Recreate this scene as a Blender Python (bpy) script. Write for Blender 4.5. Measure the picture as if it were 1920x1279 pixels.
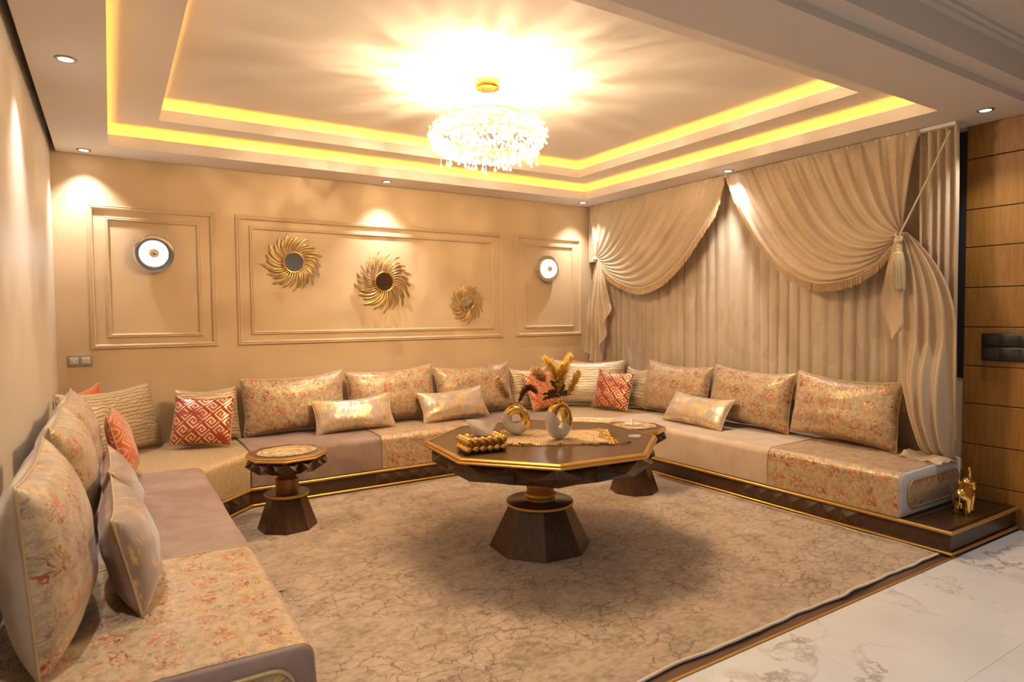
import bpy, bmesh, math, random
from mathutils import Vector, Matrix, noise as mnoise
R = math.radians
sc = bpy.context.scene
for o in list(bpy.data.objects): bpy.data.objects.remove(o)
col = sc.collection
random.seed(7)

# ------------------------------------------------------------ camera, world, exposure
F_PX = 1195.66
CAM = Vector((0.3635, -6.1709, 1.5))
YAW, PITCH, ROLL = 0.56164, 0.03898, -0.00943
cd = bpy.data.cameras.new('camera'); cam = bpy.data.objects.new('camera', cd); col.objects.link(cam)
fw = Vector((math.sin(YAW)*math.cos(PITCH), math.cos(YAW)*math.cos(PITCH), -math.sin(PITCH)))
rt = Vector((math.cos(YAW), -math.sin(YAW), 0)); up = rt.cross(fw)
r2 = rt*math.cos(ROLL)+up*math.sin(ROLL); u2 = -rt*math.sin(ROLL)+up*math.cos(ROLL)
m = Matrix((r2, u2, -fw)).transposed().to_4x4(); m.translation = CAM
cam.matrix_world = m
cd.sensor_width = 36.0; cd.lens = F_PX*36.0/1920.0; cd.clip_start = .05
sc.camera = cam
cd.dof.use_dof = True; cd.dof.focus_distance = 4.6; cd.dof.aperture_fstop = 2.8
w = bpy.data.worlds.new('world'); sc.world = w; w.use_nodes = True
w.node_tree.nodes['Background'].inputs[0].default_value = (0.62, 0.66, 0.75, 1)
w.node_tree.nodes['Background'].inputs[1].default_value = 0.012
vs = sc.view_settings
vs.view_transform = 'Standard'; vs.look = 'None'; vs.gamma = 1.0; vs.use_curve_mapping = False
vs.exposure = 0.25
try:
    sc.cycles.use_denoising = True; sc.cycles.max_bounces = 8; sc.cycles.diffuse_bounces = 4; sc.cycles.glossy_bounces = 3; sc.cycles.transmission_bounces = 5; sc.cycles.transparent_max_bounces = 12
    sc.cycles.caustics_refractive = False; sc.cycles.caustics_reflective = False
except Exception: pass

# light levels
CHAND_W = 30.0      # each chandelier bulb
SPOT_W = 82.0       # each recessed spot
HALL_FILL_W = 70.0       # each added out-of-view hall fill spot
COVE_E = 17.0       # LED tape emission
WARM = (1.0, .745, .46)
SPOTC = (1.0, .94, .88)
HALL_FILLC = (.78, .89, 1.0)

# room numbers (metres; origin = back left floor corner)
H = 2.827; H2 = 2.995; H3 = 3.16
XW = 5.62; YE = -4.335; YH = -9.2
TL, TR, TB, TF = .386, 5.02, -.385, -4.07
IL, IR, IB, IF = .715, 4.71, -.655, -3.72
SEAT = .449; HP = .157
XL = .897; YB = -.832; XR = 4.678

# ------------------------------------------------------------ helpers
def tag(o, label=None, cat=None, group=None, kind=None):
    if label: o['label'] = label
    if cat: o['category'] = cat
    if group: o['group'] = group
    if kind: o['kind'] = kind
    return o
def thing(name, label, cat, loc=(0,0,0), rotz=0, group=None):
    o = bpy.data.objects.new(name, None); col.objects.link(o)
    o.empty_display_size = .1
    o.location = loc; o.rotation_euler = (0,0,rotz)
    return tag(o, label, cat, group)
class MB:
    def __init__(s): s.v=[]; s.f=[]; s.uv={}; s.mi=[]
    def vert(s, p): s.v.append(tuple(p)); return len(s.v)-1
    def face(s, idx, uv=None):
        s.f.append(tuple(idx))
        if uv: s.uv[len(s.f)-1]=uv
    def quad(s, a,b,c,d, uv=None):
        i=len(s.v); s.v += [tuple(a),tuple(b),tuple(c),tuple(d)]; s.face((i,i+1,i+2,i+3),uv)
    def tri(s,a,b,c):
        i=len(s.v); s.v += [tuple(a),tuple(b),tuple(c)]; s.face((i,i+1,i+2))
    def box(s, x0,x1,y0,y1,z0,z1):
        i=len(s.v)
        s.v += [(x0,y0,z0),(x1,y0,z0),(x1,y1,z0),(x0,y1,z0),(x0,y0,z1),(x1,y0,z1),(x1,y1,z1),(x0,y1,z1)]
        for q in ((0,3,2,1),(4,5,6,7),(0,1,5,4),(1,2,6,5),(2,3,7,6),(3,0,4,7)): s.face([i+k for k in q])
        return s
    def bbox(s, x0,x1,y0,y1,z0,z1,b):      # box with bevelled edges
        bm=bmesh.new(); bmesh.ops.create_cube(bm,size=1)
        for v in bm.verts: v.co=Vector(((x0+x1)/2+v.co.x*(x1-x0),(y0+y1)/2+v.co.y*(y1-y0),(z0+z1)/2+v.co.z*(z1-z0)))
        bmesh.ops.bevel(bm,geom=bm.edges[:],offset=b,segments=2,affect='EDGES',profile=.6)
        s.bm(bm); bm.free(); return s
    def bm(s, bm):
        i=len(s.v); bm.verts.ensure_lookup_table(); bm.verts.index_update()
        s.v += [tuple(v.co) for v in bm.verts]
        for f in bm.faces: s.face([i+v.index for v in f.verts])
    def prism(s, poly, z0, z1, top=True, bot=True):
        n=len(poly); i=len(s.v)
        s.v += [(p[0],p[1],z0) for p in poly]+[(p[0],p[1],z1) for p in poly]
        for k in range(n): s.face((i+k,i+(k+1)%n,i+n+(k+1)%n,i+n+k))
        if top: s.face([i+n+k for k in range(n)])
        if bot: s.face([i+k for k in range(n)][::-1])
        return s
    def lathe(s, prof, n=32, c=(0,0,0), rot=0.0, caps=True):
        i=len(s.v)
        for (r,z) in prof:
            for k in range(n):
                a=rot+2*math.pi*k/n; s.v.append((c[0]+r*math.cos(a),c[1]+r*math.sin(a),c[2]+z))
        for j in range(len(prof)-1):
            for k in range(n):
                k2=(k+1)%n; s.face((i+j*n+k,i+j*n+k2,i+(j+1)*n+k2,i+(j+1)*n+k))
        if caps: s.face([i+k for k in range(n)][::-1]); L=i+(len(prof)-1)*n; s.face([L+k for k in range(n)])
        return s
    def tube(s, path, r, n=8, closed=False, cap=True):
        P=[Vector(p) for p in path]; N=len(P)
        rr=r if callable(r) else (lambda t:r)
        i0=len(s.v); prev=None
        for k in range(N):
            if closed: t=(P[(k+1)%N]-P[k-1])
            else: t=P[min(k+1,N-1)]-P[max(k-1,0)]
            if t.length<1e-9: t=Vector((0,0,1))
            t.normalize()
            if prev is None:
                a=Vector((0,0,1)) if abs(t.z)<.9 else Vector((1,0,0)); nx=t.cross(a).normalized()
            else:
                nx=prev-t*prev.dot(t)
                if nx.length<1e-6: nx=t.cross(Vector((0,0,1)))
                nx.normalize()
            prev=nx; ny=t.cross(nx); rad=rr(k/max(1,N-1))
            for j in range(n):
                a=2*math.pi*j/n; s.v.append(tuple(P[k]+nx*math.cos(a)*rad+ny*math.sin(a)*rad))
        for k in range(N if closed else N-1):
            k2=(k+1)%N
            for j in range(n):
                j2=(j+1)%n; s.face((i0+k*n+j,i0+k*n+j2,i0+k2*n+j2,i0+k2*n+j))
        if not closed and cap:
            s.face([i0+j for j in range(n)][::-1]); s.face([i0+(N-1)*n+j for j in range(n)])
        return s
    def sphere(s, c, r, n=10, m=7, sc3=(1,1,1)):
        i=len(s.v); c=Vector(c)
        s.v.append((c.x,c.y,c.z-r*sc3[2]))
        for a in range(1,m):
            th=math.pi*a/m
            for b in range(n):
                ph=2*math.pi*b/n
                s.v.append((c.x+r*sc3[0]*math.sin(th)*math.cos(ph),c.y+r*sc3[1]*math.sin(th)*math.sin(ph),c.z-r*sc3[2]*math.cos(th)))
        s.v.append((c.x,c.y,c.z+r*sc3[2])); top=len(s.v)-1
        for b in range(n): s.face((i,i+1+(b+1)%n,i+1+b))
        for a in range(m-2):
            for b in range(n):
                p=i+1+a*n; s.face((p+b,p+(b+1)%n,p+n+(b+1)%n,p+n+b))
        p=i+1+(m-2)*n
        for b in range(n): s.face((p+b,p+(b+1)%n,top))
        return s
    def grid(s, fn, nu, nv, uvs=None, flip=False):
        i=len(s.v)
        for a in range(nu+1):
            for b in range(nv+1): s.v.append(tuple(fn(a/nu,b/nv)))
        for a in range(nu):
            for b in range(nv):
                k=i+a*(nv+1)+b; q=(k,k+nv+1,k+nv+2,k+1)
                uv=None
                if uvs: uv=[uvs(a/nu,b/nv),uvs((a+1)/nu,b/nv),uvs((a+1)/nu,(b+1)/nv),uvs(a/nu,(b+1)/nv)]
                if flip: q=q[::-1]; uv=uv[::-1] if uv else None
                s.face(q,uv)
        return s
    def mesh(s, name, mat, smooth=None):
        me=bpy.data.meshes.new(name); me.from_pydata(s.v,[],s.f); me.validate(clean_customdata=False)
        if s.uv and len(me.polygons)==len(s.f):
            L=me.uv_layers.new(name='UVMap'); d=L.data
            for fi,uv in s.uv.items():
                p=me.polygons[fi]
                for k,li in enumerate(p.loop_indices): d[li].uv=uv[k]
        if mat: me.materials.append(M[mat] if isinstance(mat,str) else mat)
        if smooth is not None:
            me.polygons.foreach_set('use_smooth',[True]*len(me.polygons))
            if smooth<179: me.set_sharp_from_angle(angle=R(smooth))
        me.update(); return me
    def build(s, name, mat, parent=None, smooth=None, **kw):
        o=bpy.data.objects.new(name, s.mesh(name,mat,smooth)); col.objects.link(o)
        if parent: o.parent=parent
        return tag(o, **kw)
def link(name, me, parent=None, loc=None, rot=None, scale=None, **kw):
    o=bpy.data.objects.new(name, me); col.objects.link(o)
    if parent: o.parent=parent
    if loc is not None: o.location=loc
    if rot is not None: o.rotation_euler=rot
    if scale is not None: o.scale=scale
    return tag(o, **kw)
def struct(mb, name, mat, smooth=None, parent=None):
    o=mb.build(name, mat, parent, smooth)
    if parent is None: o['kind']='structure'
    return o
def octpoly(r, rot=0, c=(0,0), n=8): return [(c[0]+r*math.cos(rot+2*math.pi*k/n), c[1]+r*math.sin(rot+2*math.pi*k/n)) for k in range(n)]
def nz(x,y=0,z=0): return mnoise.noise(Vector((x,y,z)))

# ------------------------------------------------------------ materials
M = {}
class NT:
    def __init__(s, name):
        m=bpy.data.materials.new(name); m.use_nodes=True; s.m=m; s.t=m.node_tree; s.n=s.t.nodes; s.l=s.t.links
        s.b=s.n['Principled BSDF']; M[name]=m
    def set(s, k, v):
        i=s.b.inputs[k]
        if hasattr(v,'is_output'): s.l.new(v,i)
        else: i.default_value = (*v,1) if isinstance(v,tuple) and len(v)==3 and i.type=='RGBA' else v
        return s
    def inp(s, node, k, v):
        i=node.inputs[k]
        if hasattr(v,'is_output'): s.l.new(v,i)
        elif isinstance(v,tuple) and len(v)==3 and i.type=='RGBA': i.default_value=(*v,1)
        else: i.default_value=v
    def co(s, kind='Object'): return s.n.new('ShaderNodeTexCoord').outputs[kind]
    def mapv(s, v, scale=(1,1,1), rot=(0,0,0), loc=(0,0,0)):
        n=s.n.new('ShaderNodeMapping'); s.inp(n,'Vector',v); n.inputs['Scale'].default_value=scale; n.inputs['Rotation'].default_value=rot; n.inputs['Location'].default_value=loc
        return n.outputs[0]
    def noise(s, v, scale=5, detail=4, rough=.55, dist=0, color=False):
        n=s.n.new('ShaderNodeTexNoise'); s.inp(n,'Vector',v); n.inputs['Scale'].default_value=scale; n.inputs['Detail'].default_value=detail
        n.inputs['Roughness'].default_value=rough; n.inputs['Distortion'].default_value=dist
        return n.outputs['Color' if color else 0]
    def vor(s, v, scale=5, feat='F1', out='Distance', rnd=1):
        n=s.n.new('ShaderNodeTexVoronoi'); n.feature=feat; s.inp(n,'Vector',v); n.inputs['Scale'].default_value=scale; n.inputs['Randomness'].default_value=rnd
        return n.outputs[out]
    def wave(s, v, scale=5, dist=2, detail=2, dscale=1, direction='X', prof='SIN'):
        n=s.n.new('ShaderNodeTexWave'); s.inp(n,'Vector',v); n.bands_direction=direction; n.wave_profile=prof
        n.inputs['Scale'].default_value=scale; n.inputs['Distortion'].default_value=dist; n.inputs['Detail'].default_value=detail; n.inputs['Detail Scale'].default_value=dscale
        return n.outputs[0]
    def white(s, v):
        n=s.n.new('ShaderNodeTexWhiteNoise'); n.noise_dimensions='3D'; s.inp(n,'Vector',v); return n.outputs[0]
    def math(s, op, a, b=0.0, c=0.0):
        n=s.n.new('ShaderNodeMath'); n.operation=op
        for k,v in enumerate((a,b,c)): s.inp(n,k,v)
        return n.outputs[0]
    def vmath(s, op, a, b):
        n=s.n.new('ShaderNodeVectorMath'); n.operation=op; s.inp(n,0,a); s.inp(n,1 if op!='SCALE' else 3,b); return n.outputs[0]
    def ramp(s, f, stops, const=False):
        n=s.n.new('ShaderNodeValToRGB'); s.inp(n,0,f); e=n.color_ramp.elements
        if const: n.color_ramp.interpolation='CONSTANT'
        while len(e)<len(stops): e.new(.5)
        for k,(p,c) in enumerate(stops):
            e[k].position=p; e[k].color=(c,c,c,1) if not isinstance(c,tuple) else (*c,1)
        return n.outputs[0]
    def mix(s, f, a, b, mode='MIX'):
        n=s.n.new('ShaderNodeMix'); n.data_type='RGBA'; n.blend_type=mode; s.inp(n,0,f); s.inp(n,6,a); s.inp(n,7,b); return n.outputs[2]
    def sep(s, v):
        n=s.n.new('ShaderNodeSeparateXYZ'); s.inp(n,0,v); return n.outputs
    def comb(s, x,y,z=0.0):
        n=s.n.new('ShaderNodeCombineXYZ'); s.inp(n,0,x); s.inp(n,1,y); s.inp(n,2,z); return n.outputs[0]
    def bump(s, h, strength=.3, dist=.01):
        n=s.n.new('ShaderNodeBump'); s.inp(n,'Height',h); n.inputs['Strength'].default_value=strength; n.inputs['Distance'].default_value=dist
        s.l.new(n.outputs[0], s.b.inputs['Normal']); return s
    def step(s, a, lo, hi):
        n=s.n.new('ShaderNodeMapRange'); n.interpolation_type='SMOOTHSTEP'; s.inp(n,0,a); n.inputs[1].default_value=lo; n.inputs[2].default_value=hi; return n.outputs[0]
def plain(name, c, rough=.5, metal=0.0, **kw):
    t=NT(name); t.set('Base Color',c).set('Roughness',rough).set('Metallic',metal)
    for k,v in kw.items(): t.set(k.replace('_',' '),v)
    return t
def emit(name, c, e):
    t=NT(name); t.set('Base Color',c).set('Emission Color',c).set('Emission Strength',e); return t

# walls, ceiling
t=NT('wall_paint'); o=t.co(); n=t.noise(o,3,4); n2=t.noise(o,160,2)
t.set('Base Color',t.mix(n,(.55,.405,.245),(.61,.455,.285))).set('Roughness',.62).bump(n2,.12,.002)
t=NT('wall_texture'); o=t.co(); v=t.mapv(o,(9,9,.8)); n=t.noise(v,6,5,.6,.6); v2=t.mapv(o,(30,30,2)); n2=t.noise(v2,6,4,.6,.5)
t.set('Base Color',t.mix(n,(.52,.45,.37),(.66,.585,.50))).set('Roughness',.5).bump(n2,.35,.004)
t=NT('ceiling_paint'); n=t.noise(t.co(),120,2)
t.set('Base Color',(.78,.73,.68)).set('Roughness',.75).bump(n,.05,.001)
def wood(name, c1,c2, grain='Z', rough=.35, sc_=1.0):
    t=NT(name); o=t.co()
    s={'X':(1.2,14,14),'Y':(14,1.2,14),'Z':(14,14,1.2)}[grain]
    v=t.mapv(o,tuple(k*sc_ for k in s)); n=t.noise(v,2.2,6,.6,1.2); f=t.noise(t.mapv(o,tuple(k*sc_*6 for k in s)),2,3)
    g=t.math('ADD',t.math('MULTIPLY',n,.75),t.math('MULTIPLY',f,.25))
    t.set('Base Color',t.ramp(g,[(.3,c1),(.68,c2)])).set('Roughness',rough).bump(g,.08,.002); return t
wood('oak',(.215,.086,.012),(.33,.155,.028),'Z',.42)
wood('walnut',(.022,.010,.005),(.075,.034,.014),'X',.3)
wood('walnut_v',(.030,.014,.007),(.095,.045,.020),'Z',.28)
plain('bronze_paint',(.30,.16,.05),.35,.6)
wood('walnut_top',(.075,.04,.022),(.125,.068,.038),'X',.22)
wood('floor_wood',(.09,.045,.025),(.15,.08,.045),'X',.4)
t=plain('gold_paint',(.62,.37,.10),.36,.75)
t=plain('gold',(.86,.56,.15),.16,1.0)
t=plain('gold_bright',(.88,.60,.20),.08,1.0)
plain('brass',(.75,.52,.22),.25,1.0)
plain('chrome',(.72,.70,.68),.12,1.0)
plain('mirror',(.86,.86,.86),.02,1.0)
plain('nickel',(.35,.30,.26),.35,1.0)
plain('anthracite',(.012,.014,.017),.45)
plain('black_plastic',(.014,.013,.013),.38)
plain('dot_white',(.22,.21,.20),.5)
plain('socket_plate',(.33,.28,.23),.4,.3)
plain('white_plastic',(.75,.72,.68),.35)
plain('dark_hole',(.01,.01,.01),.6)
plain('night_glass',(.02,.025,.03),.06)
plain('porcelain',(.80,.77,.73),.18)

plain('tissue_inside',(.16,.04,.07),.7)
t=plain('clear_glass',(.95,.93,.9),.05); t.set('Alpha',.35)
plain('hall_paint',(.62,.60,.57),.6)
t=NT('crystal'); t.set('Base Color',(.95,.87,.72)).set('Roughness',.12)
tr_=t.n.new('ShaderNodeBsdfTransparent'); tr_.inputs[0].default_value=(1,.97,.92,1); mx=t.n.new('ShaderNodeMixShader'); mx.inputs[0].default_value=.62
t.l.new(t.b.outputs[0],mx.inputs[1]); t.l.new(tr_.outputs[0],mx.inputs[2]); t.l.new(mx.outputs[0],t.n['Material Output'].inputs[0])
t=plain('crystal_leaf',(.9,.74,.45),.25,.35)
emit('led_yellow',(1.0,.50,.06),COVE_E)
emit('bulb',(1.0,.82,.55),30.0)
emit('spot_disc',(1.0,.95,.88),14.0)
emit('lamp_white',(.86,.93,1.0),16.0)
# floor stone
t=NT('marble'); o=t.co('Object'); w_=t.noise(t.mapv(o,(1,1,1)),1.6,6,.6,0,True)
p=t.vmath('ADD',o,t.vmath('SCALE',w_,.9))
a=t.noise(p,1.15,7,.62,.6); vein=t.math('ABSOLUTE',t.math('SUBTRACT',a,.5))
vm=t.step(vein,.022,0.0); cl=t.noise(o,1.3,5,.6); vm=t.math('MULTIPLY',vm,t.step(cl,.42,.64))
b_=t.noise(t.vmath('ADD',o,(3.1,7.7,0)),2.1,6,.65,.8); br=t.step(b_,.58,.74)
c=t.mix(t.noise(o,2.5,5),(.66,.66,.66),(.76,.755,.745)); c=t.mix(t.math('MULTIPLY',vm,.8),c,(.24,.18,.13)); c=t.mix(t.math('MULTIPLY',br,.35),c,(.46,.36,.26))
t.set('Base Color',c).set('Roughness',.12)
plain('grout',(.45,.42,.38),.8)
# rug
t=NT('rug'); o=t.co(); n=t.noise(t.mapv(o,(1,1,1)),5,6,.65); n2=t.noise(t.mapv(o,(1,1.6,1)),22,5,.7)
big=t.noise(o,1.1,3,.5)
d=t.vmath('ADD',o,t.vmath('SCALE',t.noise(o,5,4,.6,0,True),.22)); e=t.vor(t.mapv(d,(1,1.5,1)),7.5,'DISTANCE_TO_EDGE')
cr=t.step(e,.042,.008); cr=t.math('MULTIPLY',cr,t.step(t.noise(o,2.3,4),.40,.52))
mm=t.math('ADD',t.math('MULTIPLY',n,.5),t.math('MULTIPLY',n2,.5))
c=t.ramp(mm,[(.36,(.22,.15,.092)),(.5,(.41,.305,.21)),(.66,(.54,.42,.31))])
c=t.mix(t.step(big,.5,.68),c,(.25,.185,.125)) if False else t.mix(t.math('MULTIPLY',t.step(big,.48,.7),.45),c,(.27,.19,.135))
c=t.mix(t.math('MULTIPLY',cr,.75),c,(.13,.08,.045))
t.set('Base Color',c).set('Roughness',.95).set('Sheen Weight',.25).bump(t.noise(o,260,2),.5,.004)
plain('rug_edge',(.72,.62,.48),.9)
# fabrics
def velvet(name,c1,c2,sheen=.6):
    t=NT(name); o=t.co(); n=t.noise(t.mapv(o,(1,1,1)),4.5,5,.6,.8); f=t.noise(o,220,2)
    t.set('Base Color',t.mix(t.step(n,.3,.7),c1,c2)).set('Roughness',.7).set('Sheen Weight',sheen).set('Sheen Roughness',.35).bump(f,.15,.002)
    t.b.inputs['Sheen Tint'].default_value=(*[min(1,k*1.6+.2) for k in c2],1); return t
velvet('velvet_mauve',(.23,.155,.125),(.32,.225,.185),.5)
velvet('velvet_pale',(.50,.38,.28),(.60,.47,.37),.5)
velvet('velvet_white',(.56,.53,.52),(.64,.61,.6),.4)
velvet('velvet_back',(.42,.34,.27),(.50,.41,.33),.5)
velvet('velvet_orange',(.52,.10,.03),(.62,.15,.05),.5)
velvet('velvet_red',(.50,.06,.02),(.58,.08,.03),.5)
def brocade(name, light):
    t=NT(name); uv=t.co('UV')
    wob=t.vmath('SCALE',t.vmath('SUBTRACT',t.noise(uv,14,3,.5,0,True),(.5,.5,.5)),.06)
    p=t.vmath('ADD',uv,wob)
    base=t.mix(t.step(t.noise(uv,26,4),.36,.62),light[0],light[1])
    # leaf-like filigree: contour lines of a smooth field
    def lines(v,scale,freq,wd,off=(0,0,0)):
        a=t.noise(t.vmath('ADD',v,off),scale,1.5,.4,.6); s_=t.math('SINE',t.math('MULTIPLY',a,freq)); return t.step(t.math('ABSOLUTE',s_),wd,wd*.35)
    fil=lines(p,10,30,.42); fil2=lines(p,13,26,.40,(3,1,2)); gm=t.step(t.noise(uv,7,3),.42,.55); gm2=t.step(t.noise(t.vmath('ADD',uv,(5,5,5)),8,3),.5,.58)
    gold=t.math('MULTIPLY',fil,gm)
    c=t.mix(t.math('MULTIPLY',gold,.8),base,light[2])
    c=t.mix(t.math('MULTIPLY',t.math('MULTIPLY',fil2,gm2),.85),c,light[3])
    # red sprays in a half-drop repeat
    s=t.sep(uv); U=t.math('DIVIDE',s[0],.17); row=t.math('FLOOR',t.math('DIVIDE',s[1],.15))
    U=t.math('ADD',U,t.math('MULTIPLY',t.math('MODULO',row,2.0),.5))
    fu=t.math('SUBTRACT',t.math('FRACT',U),.5); fv=t.math('SUBTRACT',t.math('FRACT',t.math('DIVIDE',s[1],.15)),.5)
    dd=t.math('SQRT',t.math('ADD',t.math('MULTIPLY',fu,fu),t.math('MULTIPLY',fv,fv)))
    dd=t.math('ADD',dd,t.math('MULTIPLY',t.math('SUBTRACT',t.noise(uv,22,3),.5),.7))
    rm=t.step(dd,.40,.30); rl=lines(p,19,19,.62,(9,4,0)); rm=t.math('MULTIPLY',rm,rl)
    c=t.mix(t.math('MULTIPLY',rm,.92),c,t.mix(t.step(t.noise(uv,6,2),.45,.6),(.30,.02,.012),(.50,.09,.03)))
    sp=t.step(t.white(t.vmath('SNAP',uv,(.0022,.0022,1))),.93,.97)
    met=t.math('ADD',t.math('MULTIPLY',gold,.75),t.math('MULTIPLY',sp,.7))
    t.set('Base Color',t.mix(t.math('MULTIPLY',sp,.6),c,(.9,.75,.5))).set('Metallic',t.math('MINIMUM',met,.9)).set('Roughness',.42).set('Sheen Weight',.2)
    t.bump(t.math('ADD',fil,t.math('MULTIPLY',t.noise(uv,300,2),.3)),.18,.003)
brocade('brocade',[(.35,.245,.135),(.49,.365,.225),(.76,.52,.19),(.19,.145,.11)])
def foil(name):
    t=NT(name); uv=t.co('UV'); s=t.sep(uv)
    st=t.noise(t.mapv(uv,(60,9,1)),1.6,5,.7); big=t.noise(t.mapv(uv,(7,5,1)),1.3,3)
    g=t.math('ADD',t.math('MULTIPLY',st,.6),t.math('MULTIPLY',big,.55)); f=t.step(g,.53,.63)
    c=t.mix(f,(.45,.355,.30),(.84,.64,.33))
    t.set('Base Color',c).set('Metallic',t.math('MULTIPLY',f,.85)).set('Roughness',.36).set('Sheen Weight',.3).bump(st,.15,.003)
foil('foil')
t=NT('foil_mauve'); uv=t.co('UV'); st=t.noise(t.mapv(uv,(70,9,1)),1.6,5,.7); big=t.noise(t.mapv(uv,(5,4,1)),1.3,3)
f=t.step(t.math('ADD',t.math('MULTIPLY',st,.6),t.math('MULTIPLY',big,.5)),.56,.66)
t.set('Base Color',t.mix(f,(.25,.165,.115),(.75,.5,.2))).set('Metallic',t.math('MULTIPLY',f,.85)).set('Roughness',.45).set('Sheen Weight',.5).bump(st,.15,.003)
def quilt(name,c1,c2):
    t=NT(name); uv=t.co('UV'); wv=t.wave(t.mapv(uv,(1,1,1)),10,5,1.5,1.5,'Y'); ln=t.step(wv,.0,.35)
    c=t.mix(t.noise(uv,12,4),c1,c2)
    t.set('Base Color',t.mix(t.math('SUBTRACT',1.0,ln),c,tuple(k*.72 for k in c1))).set('Metallic',.35).set('Roughness',.40).set('Sheen Weight',.2)
    t.bump(t.math('ADD',ln,t.math('MULTIPLY',t.noise(uv,250,2),.15)),.75,.006)
quilt('quilt_gold',(.50,.365,.205),(.62,.475,.29))
quilt('quilt_cream',(.58,.47,.33),(.68,.57,.43))
t=NT('glitter_gold'); o=t.co(); sp=t.step(t.white(t.vmath('SNAP',o,(.005,.005,.005))),.80,.92); n=t.noise(o,40,4)
t.set('Base Color',t.mix(sp,t.mix(n,(.40,.285,.155),(.52,.39,.225)),(.85,.66,.36))).set('Metallic',t.math('ADD',t.math('MULTIPLY',sp,.6),.15)).set('Roughness',.42).bump(t.noise(o,180,2),.4,.003)
KEY=[0b00000000,0b01111111,0b01000001,0b01011101,0b01010101,0b01010001,0b01011111,0b01000000]
def greek(name, red, foilc):
    t=NT(name); uv=t.co('UV'); v=t.mapv(uv,(1/.098,1/.098,1),(0,0,R(45)))
    s=t.sep(v); fx=t.math('FLOOR',t.math('MULTIPLY',t.math('FRACT',s[0]),8.0)); fy=t.math('FRACT',s[1])
    rowm=t.ramp(fy,[(k/8,KEY[k]/1024.0) for k in range(8)],True)
    val=t.math('MULTIPLY',rowm,1024.0)
    bit=t.math('MODULO',t.math('FLOOR',t.math('DIVIDE',t.math('ADD',val,.25),t.math('POWER',2.0,fx))),2.0)
    wear=t.step(t.noise(uv,9,4),.36,.52); b=t.math('MULTIPLY',bit,wear)
    t.set('Base Color',t.mix(b,red,foilc)).set('Metallic',t.math('MULTIPLY',b,.6)).set('Roughness',.36).set('Sheen Weight',.3).bump(bit,.25,.002)
greek('key_red',(.33,.030,.012),(.86,.62,.36))
greek('key_orange',(.50,.10,.03),(.85,.48,.24))
t=plain('piping',(.52,.38,.19),.45,.3); 
def curtain(name,c1,c2,tr=.35,glit=False):
    t=NT(name); uv=t.co('UV'); n=t.noise(t.mapv(uv,(6,2,1)),3,4); f=t.noise(t.mapv(uv,(400,400,1)),1,2)
    c=t.mix(n,c1,c2)
    if glit:
        sp=t.step(t.white(t.vmath('SNAP',uv,(.004,.004,1))),.965,.985); c=t.mix(sp,c,(.9,.85,.75)); t.set('Metallic',t.math('MULTIPLY',sp,.5))
    t.set('Base Color',c).set('Roughness',.75).set('Sheen Weight',.25).bump(f,.15,.002)
    tl=t.n.new('ShaderNodeBsdfTranslucent'); t.inp(tl,0,c); mx=t.n.new('ShaderNodeMixShader'); mx.inputs[0].default_value=tr
    out=t.n['Material Output']; t.l.new(t.b.outputs[0],mx.inputs[1]); t.l.new(tl.outputs[0],mx.inputs[2]); t.l.new(mx.outputs[0],out.inputs[0]); return t
curtain('tissue',(.86,.80,.72),(.88,.83,.76),.55)
curtain('swag_cloth',(.62,.485,.325),(.69,.55,.39),.25,True)
t=curtain('sheer_cloth',(.66,.53,.39),(.72,.59,.45),.3)
# woven angular leaf shapes on the inner curtain
uv=t.co('UV'); v=t.mapv(uv,(7,4.5,1),(0,0,R(20))); q=t.vor(v,1.0,'F1','Color',.9); g=t.step(t.sep(q)[0],.62,.66)
base=t.b.inputs['Base Color'].links[0].from_socket
cc=t.mix(t.math('MULTIPLY',g,.30),base,(.50,.38,.27)); t.l.new(cc,t.b.inputs['Base Color'])
for nd in t.n:
    if nd.type=='BSDF_TRANSLUCENT': t.l.new(cc,nd.inputs[0])
plain('fringe',(.56,.39,.22),.7)
plain('tassel_cream',(.70,.58,.36),.6)
plain('lace',(.60,.45,.28),.85)
t=NT('lace_net'); o=t.co(); e=t.vor(o,95,'DISTANCE_TO_EDGE'); 
t.set('Base Color',t.mix(t.noise(o,25,3),(.52,.37,.21),(.66,.52,.34))).set('Roughness',.8).bump(e,.5,.004)
t=NT('doily'); o=t.co(); e=t.vor(o,60,'DISTANCE_TO_EDGE'); n=t.noise(o,20,4)
t.set('Base Color',t.mix(t.step(n,.42,.6),(.60,.46,.28),(.34,.21,.09))).set('Roughness',.75).bump(e,.6,.004)
curtain('pampas_yellow',(1.0,.76,.20),(1.0,.82,.28),.68)
curtain('pampas_cream',(.92,.74,.46),(.95,.80,.55),.6)
curtain('pampas_tan',(.78,.52,.26),(.82,.58,.32),.55)
plain('feather_rust',(.20,.055,.015),.7)
plain('leaf_bronze',(.13,.075,.02),.5,.2)
plain('candle_wax',(.80,.74,.62),.6)
plain('card',(.42,.42,.44),.25)

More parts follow.
